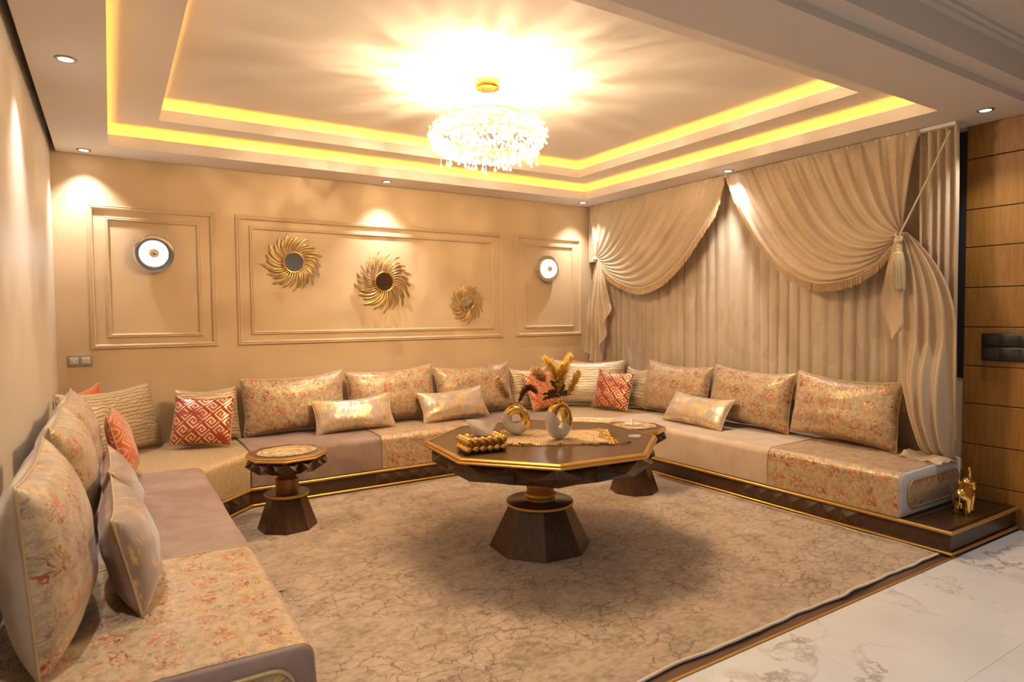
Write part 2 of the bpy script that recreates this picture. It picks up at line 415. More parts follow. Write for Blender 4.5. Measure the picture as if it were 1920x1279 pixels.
# ------------------------------------------------------------ structure
# left wall, back wall, window wall, wood wall, far wall behind the viewer
struct(MB().box(-.12,0,YH,.12,0,3.5),'wall_left','wall_texture')
struct(MB().box(0,XW+.12,0,.12,0,3.5),'wall_back','wall_paint')
struct(MB().box(-.12,XW+.12,YH-.12,YH,0,3.5),'wall_front','hall_paint')
wr=MB().box(XW+.001,XW+.12,-4.0,0,0,1.02); wr.box(XW+.001,XW+.12,-4.0,0,2.80,3.5); wr.box(XW+.001,XW+.12,-.25,0,1.02,2.80)
struct(wr,'wall_window','wall_paint')
win=MB()
for (y0,y1,z0,z1) in ((-.33,-.25,1.02,2.80),(-4.0,-3.9,1.02,2.80),(-3.9,-.33,1.02,1.10),(-3.9,-.33,2.72,2.80),(-2.15,-2.05,1.10,2.72)):
    win.bbox(XW-.005,XW+.08,y0,y1,z0,z1,.006)
wo=struct(win,'window_1','anthracite',40)
for y0,y1 in ((-3.9,-2.15),(-2.05,-.33)): MB().box(XW+.03,XW+.045,y0,y1,1.10,2.72).build('pane','night_glass',wo)
# wood clad wall: separate boards with shadow joints
JZ=[0,.26,.547,.84,1.112,1.391,1.673,1.962,2.231,2.59,2.86]
ww=struct(MB().box(XW+.012,XW+.12,YH,-4.0,0,3.5),'wall_wood','walnut_v')
for k in range(len(JZ)-1):
    for y0,y1 in ((-4.002,-5.9),(-5.905,-7.6),(-7.605,YH)):
        MB().bbox(XW-.012,XW+.012,y1,y0,JZ[k]+.003,JZ[k+1]-.003,.003).build('wood_panel','oak',ww)
# floor: salon wood floor, stone tiles outside it, brass edge
fl=struct(MB().box(-.12,XW+.12,YH,.12,-.06,-.016),'floor','grout')
xs=[.02+(k*1.24)-1.99+1.24*0 for k in range(0,8)]
xs=[2.97-1.2*3+1.2*k for k in range(0,7)]
tid=0
yrow=[-4.358,-5.0,-5.63,-6.26,-6.89,-7.52,-8.15,-8.78,-9.2]
for j in range(len(yrow)-1):
    off=0 if j==0 else (.6 if j%2 else 0.0)
    for k in range(-1,7):
        x0=2.97-1.2*3+1.2*k+off; x1=x0+1.2
        x0=max(x0,0.0); x1=min(x1,XW)
        if x1-x0<.02: continue
        MB().bbox(x0+.0008,x1-.0008,yrow[j+1]+.0008,yrow[j]-.0008,-.016,-.001,.0008).build('floor_tile','marble',fl)
for k in range(28):
    y1=-k*.155; y0=max(y1-.155,-4.343)
    if y1-y0<.01: continue
    MB().bbox(.001,XW-.001,y0+.0006,y1-.0006,-.016,-.001,.001).build('floor_board','floor_wood',fl)
struct(MB().bbox(0,XR+.02,-4.357,-4.344,-.016,.004,.002),'trim_floor','gold_paint')

# ceiling: soffit, two stepped trays with light coves
def loft(mb, rects):
    idx=[]
    for (x0,x1,y0,y1,z) in rects:
        i=len(mb.v); mb.v += [(x0,y0,z),(x1,y0,z),(x1,y1,z),(x0,y1,z)]; idx.append(i)
    for a,b in zip(idx,idx[1:]):
        for k in range(4):
            k2=(k+1)%4; mb.face((a+k,b+k,b+k2,a+k2))
    return idx
YBM=-4.44
c_=.15; l_=.018
def ex(r,d,z): return (r[0]-d,r[1]+d,r[2]-d,r[3]+d,z)
outer=(TL,TR,TF,TB); inner=(IL,IR,IF,IB)
mb=MB()
seq=[(.045,XW,YBM,-.0005,H),ex(outer,0,H),ex(outer,0,H+.088),ex(outer,l_,H+.088),ex(outer,l_,H+.035),ex(outer,c_,H+.035),ex(outer,c_,H2)]
loft(mb,seq)
cl=struct(mb,'ceiling','ceiling_paint')
mb=MB(); loft(mb,[ex(outer,c_+.001,H2),ex(inner,0,H2),ex(inner,0,H2+.084),ex(inner,l_,H2+.084),ex(inner,l_,H2+.03),ex(inner,c_,H2+.03),ex(inner,c_,H3)])
mb.build('ceiling_tray','ceiling_paint',cl)
x0,x1,y0,y1,z=ex(inner,c_+.001,H3); mb=MB(); mb.quad((x0,y0,z),(x0,y1,z),(x1,y1,z),(x1,y0,z)); mb.build('ceiling_panel','ceiling_paint',cl)
mb=MB().box(-.12,XW+.12,YH,.12,3.46,3.5); mb.build('ceiling_slab','ceiling_paint',cl)
# side of the shadow gap along the left wall
MB().box(.040,.045,YBM,-.001,H,3.2).build('gap_side','ceiling_paint',cl)
# stepped beam towards the hall
prof=[(YBM,H),(YBM,H+.045),(YBM-.10,H+.045),(YBM-.10,H+.20),(YBM-.135,H+.20),(YBM-.135,H+.22),(YBM-.16,H+.22),(YBM-.16,H+.24),(YH,H+.24)]
mb=MB()
for (a,b) in zip(prof,prof[1:]): mb.quad((.0,a[0],a[1]),(XW,a[0],a[1]),(XW,b[0],b[1]),(.0,b[0],b[1]))
struct(mb,'ceiling_hall','ceiling_paint')
# LED tapes lying in the coves
for rect,z,lab in ((outer,H+.037,'yellow light tape hidden in the lower ceiling cove'),(inner,H2+.032,'yellow light tape hidden in the upper ceiling cove')):
    mb=MB()
    a=ex(rect,.05,z); b=ex(rect,.075,z)
    loft(mb,[(a[0],a[1],a[2],a[3],z),(b[0],b[1],b[2],b[3],z)])
    for k in range(len(mb.f)): mb.f[k]=mb.f[k][::-1]
    tp=mb.build('light_tape','led_yellow'); tag(tp,lab,'light strip')

# wall mouldings
def frame(name,x0,x1,z0,z1,wd,pr):
    fr=bpy.data.objects.new(name,None); col.objects.link(fr); fr['kind']='structure'
    prof=[(0,0),(0,.35),(.2,.75),(.45,.6),(.6,1),(.85,.8),(1,.3),(1,0)]   # across width, out of wall
    P=[(x0,z0,1,1),(x1,z0,-1,1),(x1,z1,-1,-1),(x0,z1,1,-1)]
    for k in range(4):
        a=P[k]; b=P[(k+1)%4]; mb=MB()
        for i,(u,h) in enumerate(prof):
            mb.v.append((a[0]+a[2]*u*wd,-h*pr,a[1]+a[3]*u*wd)); mb.v.append((b[0]+b[2]*u*wd,-h*pr,b[1]+b[3]*u*wd))
        for i in range(len(prof)-1): mb.face((2*i,2*i+2,2*i+3,2*i+1)[::-1])
        mb.build('moulding','wall_paint',fr,30)
    return fr
ZT,ZB=2.433,1.26
n=0
for (x0,x1) in ((.225,1.167),(1.332,4.125),(4.297,5.256)):
    for (ins,wd,pr) in ((0,.042,.022),(.115,.034,.018)):
        n+=1; frame('trim_%d'%n,x0+ins,x1-ins,ZB+ins*.8,ZT-ins*.8,wd,pr)

# ------------------------------------------------------------ lights of the room
def spot(x,y,z,lab,power=SPOT_W,size=92,group='recessed spotlights',colr=SPOTC):
    t=thing('downlight',lab,'light',(x,y,z),0,group)
    MB().lathe([(.033,-.006),(.047,-.006),(.050,-.001),(.050,.0),(.033,.0)],28,caps=False).build('ring','nickel',t,40)
    MB().lathe([(.001,-.0035),(.033,-.0045),(.033,-.001),(.001,-.001)],24).build('lens','spot_disc',t)
    l=bpy.data.lights.new('downlight_beam','SPOT'); l.energy=power; l.color=colr; l.spot_size=R(size); l.spot_blend=.95; l.shadow_soft_size=.025
    lo=bpy.data.objects.new('downlight_beam',l); col.objects.link(lo); lo.parent=t; lo.location=(0,0,-.012)
    return t
spot(.21,-2.187,H,'recessed ceiling spotlight above the mauve and brocade cushions of the left wall')
spot(.226,-.150,H,'recessed ceiling spotlight in the corner above the wall sockets')
spot(2.69,-.205,H,'recessed ceiling spotlight above the middle sunburst mirror')
spot(5.10,-.235,H,'recessed ceiling spotlight in the corner where back wall meets the curtains')
spot(5.241,-2.2,H,'recessed ceiling spotlight above the point where the two swags meet')
spot(5.276,-4.24,H,'recessed ceiling spotlight beside the wooden wall panels',45)
spot(.21,-4.24,H,'recessed ceiling spotlight over the open end of the mauve seat')
for (x,y,w_) in ((1.6,-6.3,'on the side of the textured wall'),(3.9,-6.1,'on the side of the wooden wall panels'),(2.7,-7.8,'near the plain pale end wall')): spot(x,y,H+.24,'added out-of-view hall fill spotlight '+w_,HALL_FILL_W,125,'added hall fill spotlights',HALL_FILLC)  # unseen hall spots, added as cool fill for the marble and near seats

# ------------------------------------------------------------ chandelier
def chandelier():
    cx,cy=2.665,-2.22
    t=thing('chandelier','round crystal chandelier of clear drops hanging from a gold ceiling plate','chandelier',(cx,cy,H3))
    MB().lathe([(.02,-.055),(.083,-.055),(.088,-.045),(.088,-.0)],40).build('canopy','gold',t,40)
    for k in range(4):
        a=k*math.pi/2+.4
        MB().tube([(.05*math.cos(a),.05*math.sin(a),-.05),(.26*math.cos(a),.26*math.sin(a),-.27)],.0015,5).build('suspension_wire','brass',t)
    zc=-.415
    mb=MB()
    for rr,zz in ((.26,.16),(.33,.02),(.20,.12)):
        mb.tube([(rr*math.cos(a*math.pi/24),rr*math.sin(a*math.pi/24),zc+zz) for a in range(48)],.006,6,True)
    mb.build('ring_frame','gold',t,60)
    rnd=random.Random(3)
    # branches with leaves
    mb=MB()
    for k in range(64):
        a=rnd.uniform(0,2*math.pi); p0=Vector((.24*math.cos(a),.24*math.sin(a),zc+.12)); d=Vector((math.cos(a),math.sin(a),0))
        tw=Vector((-d.y,d.x,0))*rnd.uniform(-.12,.12); p2=p0+d*rnd.uniform(.02,.15)+tw+Vector((0,0,rnd.uniform(-.12,.13)))
        mb.tube([p0,(p0+p2)/2+Vector((0,0,.03)),p2],.0025,5)
        for q in range(3):
            c=p0.lerp(p2,.4+.3*q); s=rnd.uniform(.018,.030); e=Vector((rnd.uniform(-1,1),rnd.uniform(-1,1),rnd.uniform(-1,1))).normalized()
            f=e.orthogonal().normalized(); mb.quad(c,c+e*s+f*s*.5,c+e*s*2.1,c+e*s-f*s*.5)
    mb.build('leaf_branches','crystal_leaf',t,60)['kind']='stuff'
    # crystal cluster filling a drum with a rounded rim
    mb=MB()
    def drop(mb,c,s):
        i=len(mb.v); n=5
        mb.v.append((c[0],c[1],c[2]+s*1.7))
        for ring,(r,z) in enumerate(((.75,.45),(.95,-.25))):
            for k in range(n):
                a=2*math.pi*(k+.5*ring)/n; mb.v.append((c[0]+r*s*math.cos(a),c[1]+r*s*math.sin(a),c[2]+z*s))
        mb.v.append((c[0],c[1],c[2]-s))
        for k in range(n):
            k2=(k+1)%n; mb.face((i,i+1+k,i+1+k2)); mb.face((i+1+k,i+1+n+k,i+1+k2)); mb.face((i+1+k2,i+1+n+k,i+1+n+k2)); mb.face((i+1+n+k,i+1+2*n,i+1+n+k2))
    cnt=0
    while cnt<1250:
        a=rnd.uniform(0,2*math.pi); u=rnd.uniform(-1,1)
        rad=.425*(1-abs(u)**3)**.34 if u>0 else .425*(1-abs(u)**4*.35)
        rad*=rnd.uniform(.72,1.0)**.6
        if u>.3 and rnd.random()<.45: rad*=rnd.uniform(.5,1)
        z=zc+.03+u*.135
        drop(mb,(rad*math.cos(a),rad*math.sin(a),z),rnd.uniform(.008,.0135)); cnt+=1
    mb.build('crystal_cluster','crystal',t)['kind']='stuff'
    dm=MB(); drop(dm,(0,0,0),.013); dm.tube([(0,0,.02),(0,0,.06)],.0012,4); dme=dm.mesh('crystal_drop','crystal')
    for k in range(64):
        a=2*math.pi*k/64+rnd.uniform(-.03,.03); rad=rnd.uniform(.18,.38)
        link('crystal_drop',dme,t,(rad*math.cos(a),rad*math.sin(a),zc-.115-rnd.uniform(.0,.045)-.01*(rad<.25)))
    bme=MB().sphere((0,0,0),.016,10,8,(1,1,1.3)).mesh('bulb','bulb',180)
    for k in range(8):
        a=2*math.pi*k/8+.2; rr=.17+.07*(k%2)
        b=link('bulb',bme,t,(rr*math.cos(a),rr*math.sin(a),zc+.055))
        l=bpy.data.lights.new('bulb_light','POINT'); l.energy=CHAND_W; l.color=WARM; l.shadow_soft_size=.009
        lo=bpy.data.objects.new('bulb_light',l); col.objects.link(lo); lo.parent=t; lo.location=(rr*math.cos(a),rr*math.sin(a),zc+.105)
chandelier()

# ------------------------------------------------------------ wall lamps, mirrors, sockets, switch
def wall_lamp(x,z,lab):
    t=thing('wall_lamp',lab,'lamp',(x,0,z)); t.rotation_euler=(R(90),0,0)
    MB().lathe([(.045,.0),(.045,.035),(.02,.035)],32).build('mount','chrome',t,40)
    MB().lathe([(.02,.034),(.125,.034),(.150,.042),(.156,.054),(.150,.066),(.118,.072),(.10,.066)],48).build('reflector_dish','chrome',t,50)
    MB().lathe([(.04,.068),(.100,.068),(.104,.080),(.100,.092),(.04,.092)],48).build('light_disc','lamp_white',t,50)
    MB().lathe([(.002,.0925),(.040,.0925),(.040,.066),(.002,.066)],32).build('centre_plate','porcelain',t,40)
    MB().lathe([(.018,.098),(.018,.104),(.010,.108),(.010,.113),(.002,.114)],24).build('knob','brass',t,40)
    return t
wall_lamp(.687,2.05,'round chrome wall lamp with glowing white disc in the panel above the sockets')
wall_lamp(4.72,2.05,'round chrome wall lamp with glowing white disc in the panel beside the curtains')

def sunburst(x,z,rad,ri,lab,tilt=(0,0),n=17,twist=-.50,seed=1):
    t=thing('sunburst_mirror',lab,'mirror',(x,-.012,z)); t.rotation_euler=(R(90)+tilt[0],0,tilt[1])
    MB().lathe([(.002,.0),(ri*1.05,.0),(ri*1.05,.012),(.002,.012)],48).build('back_plate','gold_paint',t,40)
    MB().lathe([(.002,.0125),(ri*.93,.0125),(ri*.93,.0145),(.002,.0145)],48).build('mirror_glass','mirror',t)
    MB().tube([(ri*math.cos(a*math.pi/32),ri*math.sin(a*math.pi/32),.016) for a in range(64)],ri*.075,8,True).build('rim','gold',t,80)
    def ray(r1,tw):
        P=[]
        for k in range(13):
            q=k/12; r=ri*1.02+(r1-ri)*q; a=tw*q**1.4; P.append((r*math.cos(a),r*math.sin(a),.011+.010*math.sin(math.pi*q)))
        return MB().tube(P,lambda q:rad*.023*(.6+.5*q) if q<.97 else rad*.014,7).mesh('ray','gold',80)
    mA=ray(rad,twist); mB=ray(rad*.86,twist*.9); mC=ray(rad*.93,twist)
    rnd=random.Random(seed); bd=MB()
    for k in range(2*n):
        a=math.pi*k/n
        link('ray',mB if k%2 else (mA if k%4==0 else mC),t,(0,0,0 if k%2==0 else -.004),(0,0,a))
        if k%2==0:
            for q in (rnd.uniform(.25,.5),rnd.uniform(.5,.8)):
                r=ri+(rad-ri)*q; aa=a+twist*q**1.4+.07; bd.sphere((r*math.cos(aa),r*math.sin(aa),.02),rad*.016,6,4)
    bd.build('beads','gold_bright',t,180)['kind']='stuff'
sunburst(1.832,2.022,.268,.094,'gold sunburst mirror hanging highest, next to the square lamp panel',seed=1)
sunburst(2.715,1.857,.305,.098,'largest gold sunburst mirror, under the bright spotlight pool',seed=2)
sunburst(3.662,1.645,.213,.077,'smallest gold sunburst mirror, hanging lowest above the brocade cushions',seed=3)

t=thing('wall_socket','grey double wall socket plate with two white inserts','socket',(.150,0,1.175))
MB().bbox(-.084,.084,-.010,0,-.045,.045,.004).build('plate','socket_plate',t,40)
for sx in (-.04,.04):
    ins=MB().bbox(sx-.026,sx+.026,-.0125,-.008,-.024,.026,.002).build('insert','white_plastic',t,40)
    mb=MB().lathe([(.0205,0),(.0205,.0015),(.017,.0018),(.016,0)],24,caps=False); 
    for i,v in enumerate(mb.v): mb.v[i]=(sx+v[0],-.0125-v[2],v[1]+.001)
    mb.build('recess_ring','socket_plate',ins,40)
    mb=MB()
    for hx in (-.0075,.0075):
        k=len(mb.v); mb.lathe([(.003,0),(.003,.0025)],12)
        for i in range(k,len(mb.v)): v=mb.v[i]; mb.v[i]=(sx+hx+v[0],-.0128-v[2],v[1]+.001)
    mb.build('pin_holes','dark_hole',ins)
t=thing('switch_panel','black two-row switch and socket panel on the wooden wall','switch',(XW-.012,-4.12,1.25))
for z0,z1 in ((.008,.098),(-.096,.004)):
    rw=MB().bbox(-.028,0,-.52,0,z0,z1,.010).build('row_body','black_plastic',t,40)
    for k in range(4):
        MB().bbox(-.032,-.027,-.115-k*.115,-.012-k*.115,z0+.014,z1-.014,.003).build('module','black_plastic',rw,40)
        if z0<0 and k<2:
            mb=MB()
            for d in (-.018,0,.018): mb.sphere((-.0325,-.062-k*.115,(z0+z1)/2+d),.0026,6,4)
            mb.build('indicator_dots','dot_white',rw)

# ------------------------------------------------------------ rug
def rug():
    x0,x1,y0,y1=.935,XR-.035,-4.287,YB-.028
    def edge(v): return .018*nz(v*3.1,4.2)+.010*nz(v*8,1.7)
    outline=[]
    ch=.37
    def fn(a,b):
        x=x0+(x1-x0)*a; y=y0+(y1-y0)*b
        # keep clear of the slanted corner fronts
        lim=YB-.035-max(0,(1.27-x))-max(0,(x-(XR-.37)))
        yy=min(y,lim+0*x) if b>.5 else y
        if b>.5: yy=y0+(lim-y0)*b
        if a==1: x+=edge(yy)
        fall=(1-b)**10
        yy+=edge(x+9)*(1.3*(1-b)**6)
        z=.008+.010*max(0,nz(x*2.3,7.1))*fall*1.6+.006*max(0,nz(yy*2.5,2.2))*(a**20)
        return (x,yy,z)
    t=thing('rug','large beige rug with fine brown crackle lines under the tables','rug',(0,0,0))
    mb=MB().grid(fn,110,90); top=len(mb.v)
    # skirt
    def skirt(pts):
        i=len(mb.v)
        for p in pts: mb.v.append(p); mb.v.append((p[0],p[1],.0))
        for k in range(len(pts)-1): mb.face((i+2*k,i+2*k+1,i+2*k+3,i+2*k+2))
    fr=[fn(a/110,0) for a in range(111)]; rs=[fn(1,b/90) for b in range(91)]
    skirt(fr); skirt(rs); skirt([fn(0,b/90) for b in range(91)]); skirt([fn(a/110,1) for a in range(111)])
    mb.build('pile','rug',t,60)
    MB().tube([(p[0],p[1]-.003,p[2]+.001) for p in fr],.008,6).build('bound_edge','rug_edge',t,80)
    MB().tube([(p[0]+.002,p[1],p[2]-.002) for p in rs],.005,6).build('bound_edge','rug_edge',t,80)
rug()

# ------------------------------------------------------------ sofa bases
def rail(mb, pts, r=.013):
    mb.tube(pts,r,8)
def pyramids(parent, a, b, out, n, z0, z1, depth=.032):
    # row of four-sided carved blocks between floor points a and b; out = outward direction
    a=Vector((*a,0)); b=Vector((*b,0)); o_=Vector((*out,0)); w_=(b-a).length/n; d=(b-a).normalized()
    mb=MB(); zc=(z0+z1)/2
    L=Vector((-w_/2,0,0))
    base=[Vector((-w_/2,0,z0)),Vector((w_/2,0,z0)),Vector((w_/2,0,z1)),Vector((-w_/2,0,z1))]
    ap=Vector((0,-depth,zc)); ml=Vector((-w_/2,-.004,zc)); mr=Vector((w_/2,-.004,zc)); mt=Vector((0,-.006,z1)); mbt=Vector((0,-.006,z0))
    ring=[base[0],mbt,base[1],mr,base[2],mt,base[3],ml]
    for k in range(8): mb.tri(ring[k],ring[(k+1)%8],ap)
    me=mb.mesh('carved_block','walnut_v')
    ang=math.atan2(d.y,d.x)
    if Vector((math.cos(ang-math.pi/2),math.sin(ang-math.pi/2),0)).dot(o_)<0: ang+=math.pi
    for k in range(n):
        c=a+d*w_*(k+.5); link('carved_block',me,parent,(c.x,c.y,0),(0,0,ang))
ZR0,ZR1=.022,HP-.008
def base_section(name,lab,poly,fronts,carve=None,top=True):
    t=thing(name,lab,'sofa base',(0,0,0))
    MB().prism(poly,0,HP).build('body','walnut',t)
    mb=MB(); mb2=MB()
    for pts,o_ in fronts:
        rail(mb,[(p[0]+o_[k][0]*.010,p[1]+o_[k][1]*.010,HP-.010) for k,p in enumerate(pts)])
        rail(mb2,[(p[0]+o_[k][0]*.012,p[1]+o_[k][1]*.012,.018) for k,p in enumerate(pts)],.012)
    mb.build('top_rail','gold_paint',t,60); mb2.build('bottom_rail','gold_paint',t,60)
    if carve:
        for c in carve: pyramids(t,*c)
    return t
CH=.37; s2=math.sqrt(.5)
e=.0015
base_section('sofa_base','dark wooden sofa base under the mauve seat along the textured wall',
   [(.002,YE),(XL,YE),(XL,-(1.2+e)),(.002,-(1.2+e))],[([(XL,YE),(XL,-1.205)],[(1,0),(1,0)])],[((XL,-4.0),(XL,-2.0),(1,0),14,ZR0+.012,ZR1-.012)])
base_section('sofa_base','dark carved corner base under the gold seat behind the doily-topped stool by the sockets',
   [(.002,-1.2),(XL,-1.2),(1.27,YB),(1.27,-.002),(.002,-.002)],[([(XL+.01,-1.198),(1.262,YB-.005)],[(s2,-s2),(s2,-s2)])],[((XL+.02,-1.18),(1.25,YB-.02),(s2,-s2),4,ZR0+.012,ZR1-.012)])
XRC=XR-CH   # 4.308
base_section('sofa_base','long dark wooden base with gold rails under the back wall seat',
   [(1.27+e,YB),(XRC-e,YB),(XRC-e,-.002),(1.27+e,-.002)],[([(1.275,YB),(XRC-.004,YB)],[(0,-1),(0,-1)])],[((2.30,YB),(3.28,YB),(0,-1),7,ZR0+.012,ZR1-.012)])
base_section('sofa_base','dark carved corner base under the gold seat beside the curtains',
   [(XRC,-.002),(XRC,YB),(XR,-1.2),(XW-.014,-1.2),(XW-.014,-.002)],[([(XRC+.008,YB-.005),(XR-.01,-1.198)],[(-s2,-s2),(-s2,-s2)])],[((XRC+.02,YB-.02),(XR-.02,-1.18),(-s2,-s2),4,ZR0+.012,ZR1-.012)])
rb=base_section('sofa_base','dark wooden base with gold rails and flat end step under the curtain-side seat',
   [(XR,-(1.2+e)),(XR,YE),(XW-.014,YE),(XW-.014,-(1.2+e))],[([(XR,-1.205),(XR,YE),(XW-.016,YE)],[(-1,0),(-1,-1),(0,-1)])],[((XR,-2.79),(XR,-3.77),(-1,0),7,ZR0+.012,ZR1-.012)])
# raised border round the end step top
mb=MB()
for a_ in ((XR+.01,XW-.02,YE+.012,YE+.045),(XR+.01,XR+.045,YE+.045,-4.075),(XW-.05,XW-.02,YE+.045,-4.075),(XR+.045,XW-.05,-4.10,-4.072)):
    mb.bbox(a_[0],a_[1],a_[2],a_[3],HP-.004,HP+.005,.003)
mb.build('step_border','walnut',rb,40)

# ------------------------------------------------------------ seat mattresses
def prof_pts(depth, h, r=.055, back=True):
    # section from front bottom, up the front, over the rounded edge, to the back; returns (d,z,arc)
    P=[(.0,0)]
    P+=[(-.006,h*.35),(-.004,h*.6)]
    for k in range(0,9):
        a=math.pi/2*k/8; P.append((r-r*math.cos(a),h-r+r*math.sin(a)))
    for k in range(1,7): P.append((r+(depth-r)*k/6,h+.006*math.sin(math.pi*k/6)))
    arc=[0]
    for a,b in zip(P,P[1:]): arc.append(arc[-1]+math.hypot(b[0]-a[0],b[1]-a[1]))
    return [(p[0],p[1],s) for p,s in zip(P,arc)]
def swept(name, mat, parent, origin, along, inward, l0, l1, depth, h, grow=0.0, caps=True):
    P=prof_pts(depth,h); n=max(6,int((l1-l0)/.05)); mb=MB()
    A=Vector((*along,0)); I=Vector((*inward,0)); O=Vector(origin)
    def fn(a,b):
        k=b*(len(P)-1); i=min(int(k),len(P)-2); f=k-i
        d=P[i][0]*(1-f)+P[i+1][0]*f; z=P[i][1]*(1-f)+P[i+1][1]*f
        u=l0+(l1-l0)*a
        wv=.004*nz(u*2.3,d*3,z*3+5)+.0025*nz(u*7,d*6,z*6)
        p=O+A*u+I*(d-grow)+Vector((0,0,z+(grow if z>h*.5 else 0)))
        nrm=Vector((0,0,1)) if z>h-.03 else -I
        return p+nrm*wv
    mb.grid(fn,n,len(P)-1,lambda a,b:(l0+(l1-l0)*a,P[int(round(b*(len(P)-1)))][2]))
    if caps:
        m_=len(P)
        for a in (0,n):
            idx=[a*m_+k for k in range(m_)]; pb=Vector(mb.v[idx[-1]]); i=mb.vert((pb.x,pb.y,O.z)); idx.append(i)
            mb.face(idx if a else idx[::-1])
    return mb.build(name,mat,parent,60)
def seam(parent, origin, along, inward, l, depth, h, grow=.004, mat='piping', r=.004):
    A=Vector((*along,0)); I=Vector((*inward,0)); O=Vector(origin)
    P=[O+A*l+I*(d-grow)+Vector((0,0,z+(grow if z>h*.5 else 0))) for d,z,s in prof_pts(depth,h)]
    return MB().tube(P,r,6).build('piping',mat,parent,80)
def end_panel(parent, origin, along, inward, l, depth, h, matp, sgn):
    # fabric end face with an oblong brocade inset framed by piping
    A=Vector((*along,0)); I=Vector((*inward,0)); O=Vector(origin)+A*l
    P=prof_pts(depth,h); out=A*sgn
    ring=[O+I*d+Vector((0,0,z)) for d,z,s in P]+[O+I*depth]
    mb=MB(); c=O+I*depth/2+Vector((0,0,h/2))+out*.022
    nr=len(ring); lay=[(1.0,0.0),(.985,.010),(.93,.018),(.6,.022)]
    idx=[]
    for s_,o_ in lay:
        idx.append([mb.vert(c-out*.022+(p-(c-out*.022))*s_+out*o_) for p in ring])
    for a_,b_ in zip(idx,idx[1:]):
        for k in range(nr): mb.face((a_[k],a_[(k+1)%nr],b_[(k+1)%nr],b_[k]))
    mb.face(idx[-1]); pnl=mb.build('end_panel',matp,parent,50)
    hw=depth*.42; hh=h*.31; rr=hh*.8; loop=[]
    for (sx,sz,a0) in ((1,-1,-90),(1,1,0),(-1,1,90),(-1,-1,180)):
        for k in range(7):
            a=R(a0+90*k/6); loop.append((sx*(hw-rr)+rr*math.cos(a),sz*(hh-rr)+rr*math.sin(a)))
    mb=MB(); i0=[mb.vert(c+I*u+Vector((0,0,v))+out*.001) for u,v in loop]; i1=[mb.vert(c+I*u*.93+Vector((0,0,v*.86))+out*.010) for u,v in loop]
    n=len(loop)
    for k in range(n): mb.face((i0[k],i0[(k+1)%n],i1[(k+1)%n],i1[k]),[loop[k],loop[(k+1)%n],loop[(k+1)%n],loop[k]])
    mb.face(i1,[loop[k] for k in range(n)])
    mb.build('brocade_inset','brocade',pnl,50)
    MB().tube([c+I*u+Vector((0,0,v))+out*.004 for u,v in loop],.008,6,True).build('piping','piping',pnl,80)
HM=HP+.005; MH=SEAT-HM
g='long seat mattresses of the salon'
t=thing('seat_mattress','mauve velvet seat mattress with brocade end along the textured wall','mattress',(0,0,0),0,g)
og=(XL,0,HM); al=(0,-1); iw=(-1,0); dp=XL-.01
swept('velvet_cover','velvet_mauve',t,og,al,iw,1.205,3.05,dp,MH)
swept('brocade_cover','brocade',t,og,al,iw,3.05,4.09,dp,MH,.003)
seam(t,og,al,iw,3.05,dp,MH); end_panel(t,og,al,iw,4.09,dp,MH,'velvet_mauve',1)
t=thing('seat_mattress','long velvet seat mattress with brocade middle along the back wall','mattress',(0,0,0),0,g)
og=(0,YB,HM); al=(1,0); iw=(0,1); dp=-YB-.01
swept('velvet_cover','velvet_mauve',t,og,al,iw,1.275,2.36,dp,MH); swept('brocade_cover','brocade',t,og,al,iw,2.36,3.30,dp,MH,.003); swept('velvet_cover','velvet_mauve',t,og,al,iw,3.30,XRC-.005,dp,MH)
seam(t,og,al,iw,2.36,dp,MH); seam(t,og,al,iw,3.30,dp,MH)
t=thing('seat_mattress','pale velvet seat mattress with brocade end in front of the curtains','mattress',(0,0,0),0,g)
og=(XR,0,HM); al=(0,-1); iw=(1,0); dp=5.50-XR
swept('velvet_cover','velvet_pale',t,og,al,iw,1.205,3.05,dp,MH); swept('brocade_cover','brocade',t,og,al,iw,3.05,4.03,dp,MH,.003)
seam(t,og,al,iw,3.05,dp,MH); end_panel(t,og,al,iw,4.03,dp,MH,'velvet_white',1)
def corner_seat(lab, sx, x0, mat):
    # five-sided gold seat in a room corner; sx=+1 left corner, -1 right corner
    t=thing('corner_seat',lab,'mattress',(x0,0,0),0,'gold corner seats')
    f=lambda x,y:(sx*x,y)
    a=XL if sx>0 else (XW-.12-XR); b=a+CH
    base=[(.004,-1.198),(a,-1.198),(b,YB),(b,-.004),(.004,-.004)]
    lay=[]; r=.06
    def inset(d):     # move the slanted and front sides inwards
        return [(.004,-1.198),(a-d*.4,-1.198),(b-.001,YB+d*.4),(b-.001,-.004),(.004,-.004)] if d else [(.004,-1.198),(a,-1.198),(b-.001,YB),(b-.001,-.004),(.004,-.004)]
    def off(d): return [(.004,-1.198),(a-d*1.4142,-1.198),(b-.001,YB+d*1.4142),(b-.001,-.004),(.004,-.004)]
    zs=[(0,HM),(-.006,HP+MH*.4)]+[(r-r*math.cos(math.pi/2*k/6),SEAT-.006-r+r*math.sin(math.pi/2*k/6)) for k in range(7)]
    mb=MB(); idx=[]
    for d,z in zs: idx.append([mb.vert((*f(*p),z)) for p in off(d)])
    for A,B in zip(idx,idx[1:]):
        for k in range(5): q=(A[k],A[(k+1)%5],B[(k+1)%5],B[k]); mb.face(q if sx>0 else q[::-1])
    mb.face(idx[-1] if sx>0 else idx[-1][::-1])
    mb.build('cover',mat,t,40)
    d,z=.006,SEAT-.03
    P=off(0); P1=[(*f(*P[k]),HP+.004) for k in (1,2)]
    MB().tube(P1,.004,6).build('piping','piping',t,80)
corner_seat('glittering gold corner seat near the wall sockets',1,0,'glitter_gold')
corner_seat('glittering gold corner seat beside the curtains',-1,XW-.12,'glitter_gold')

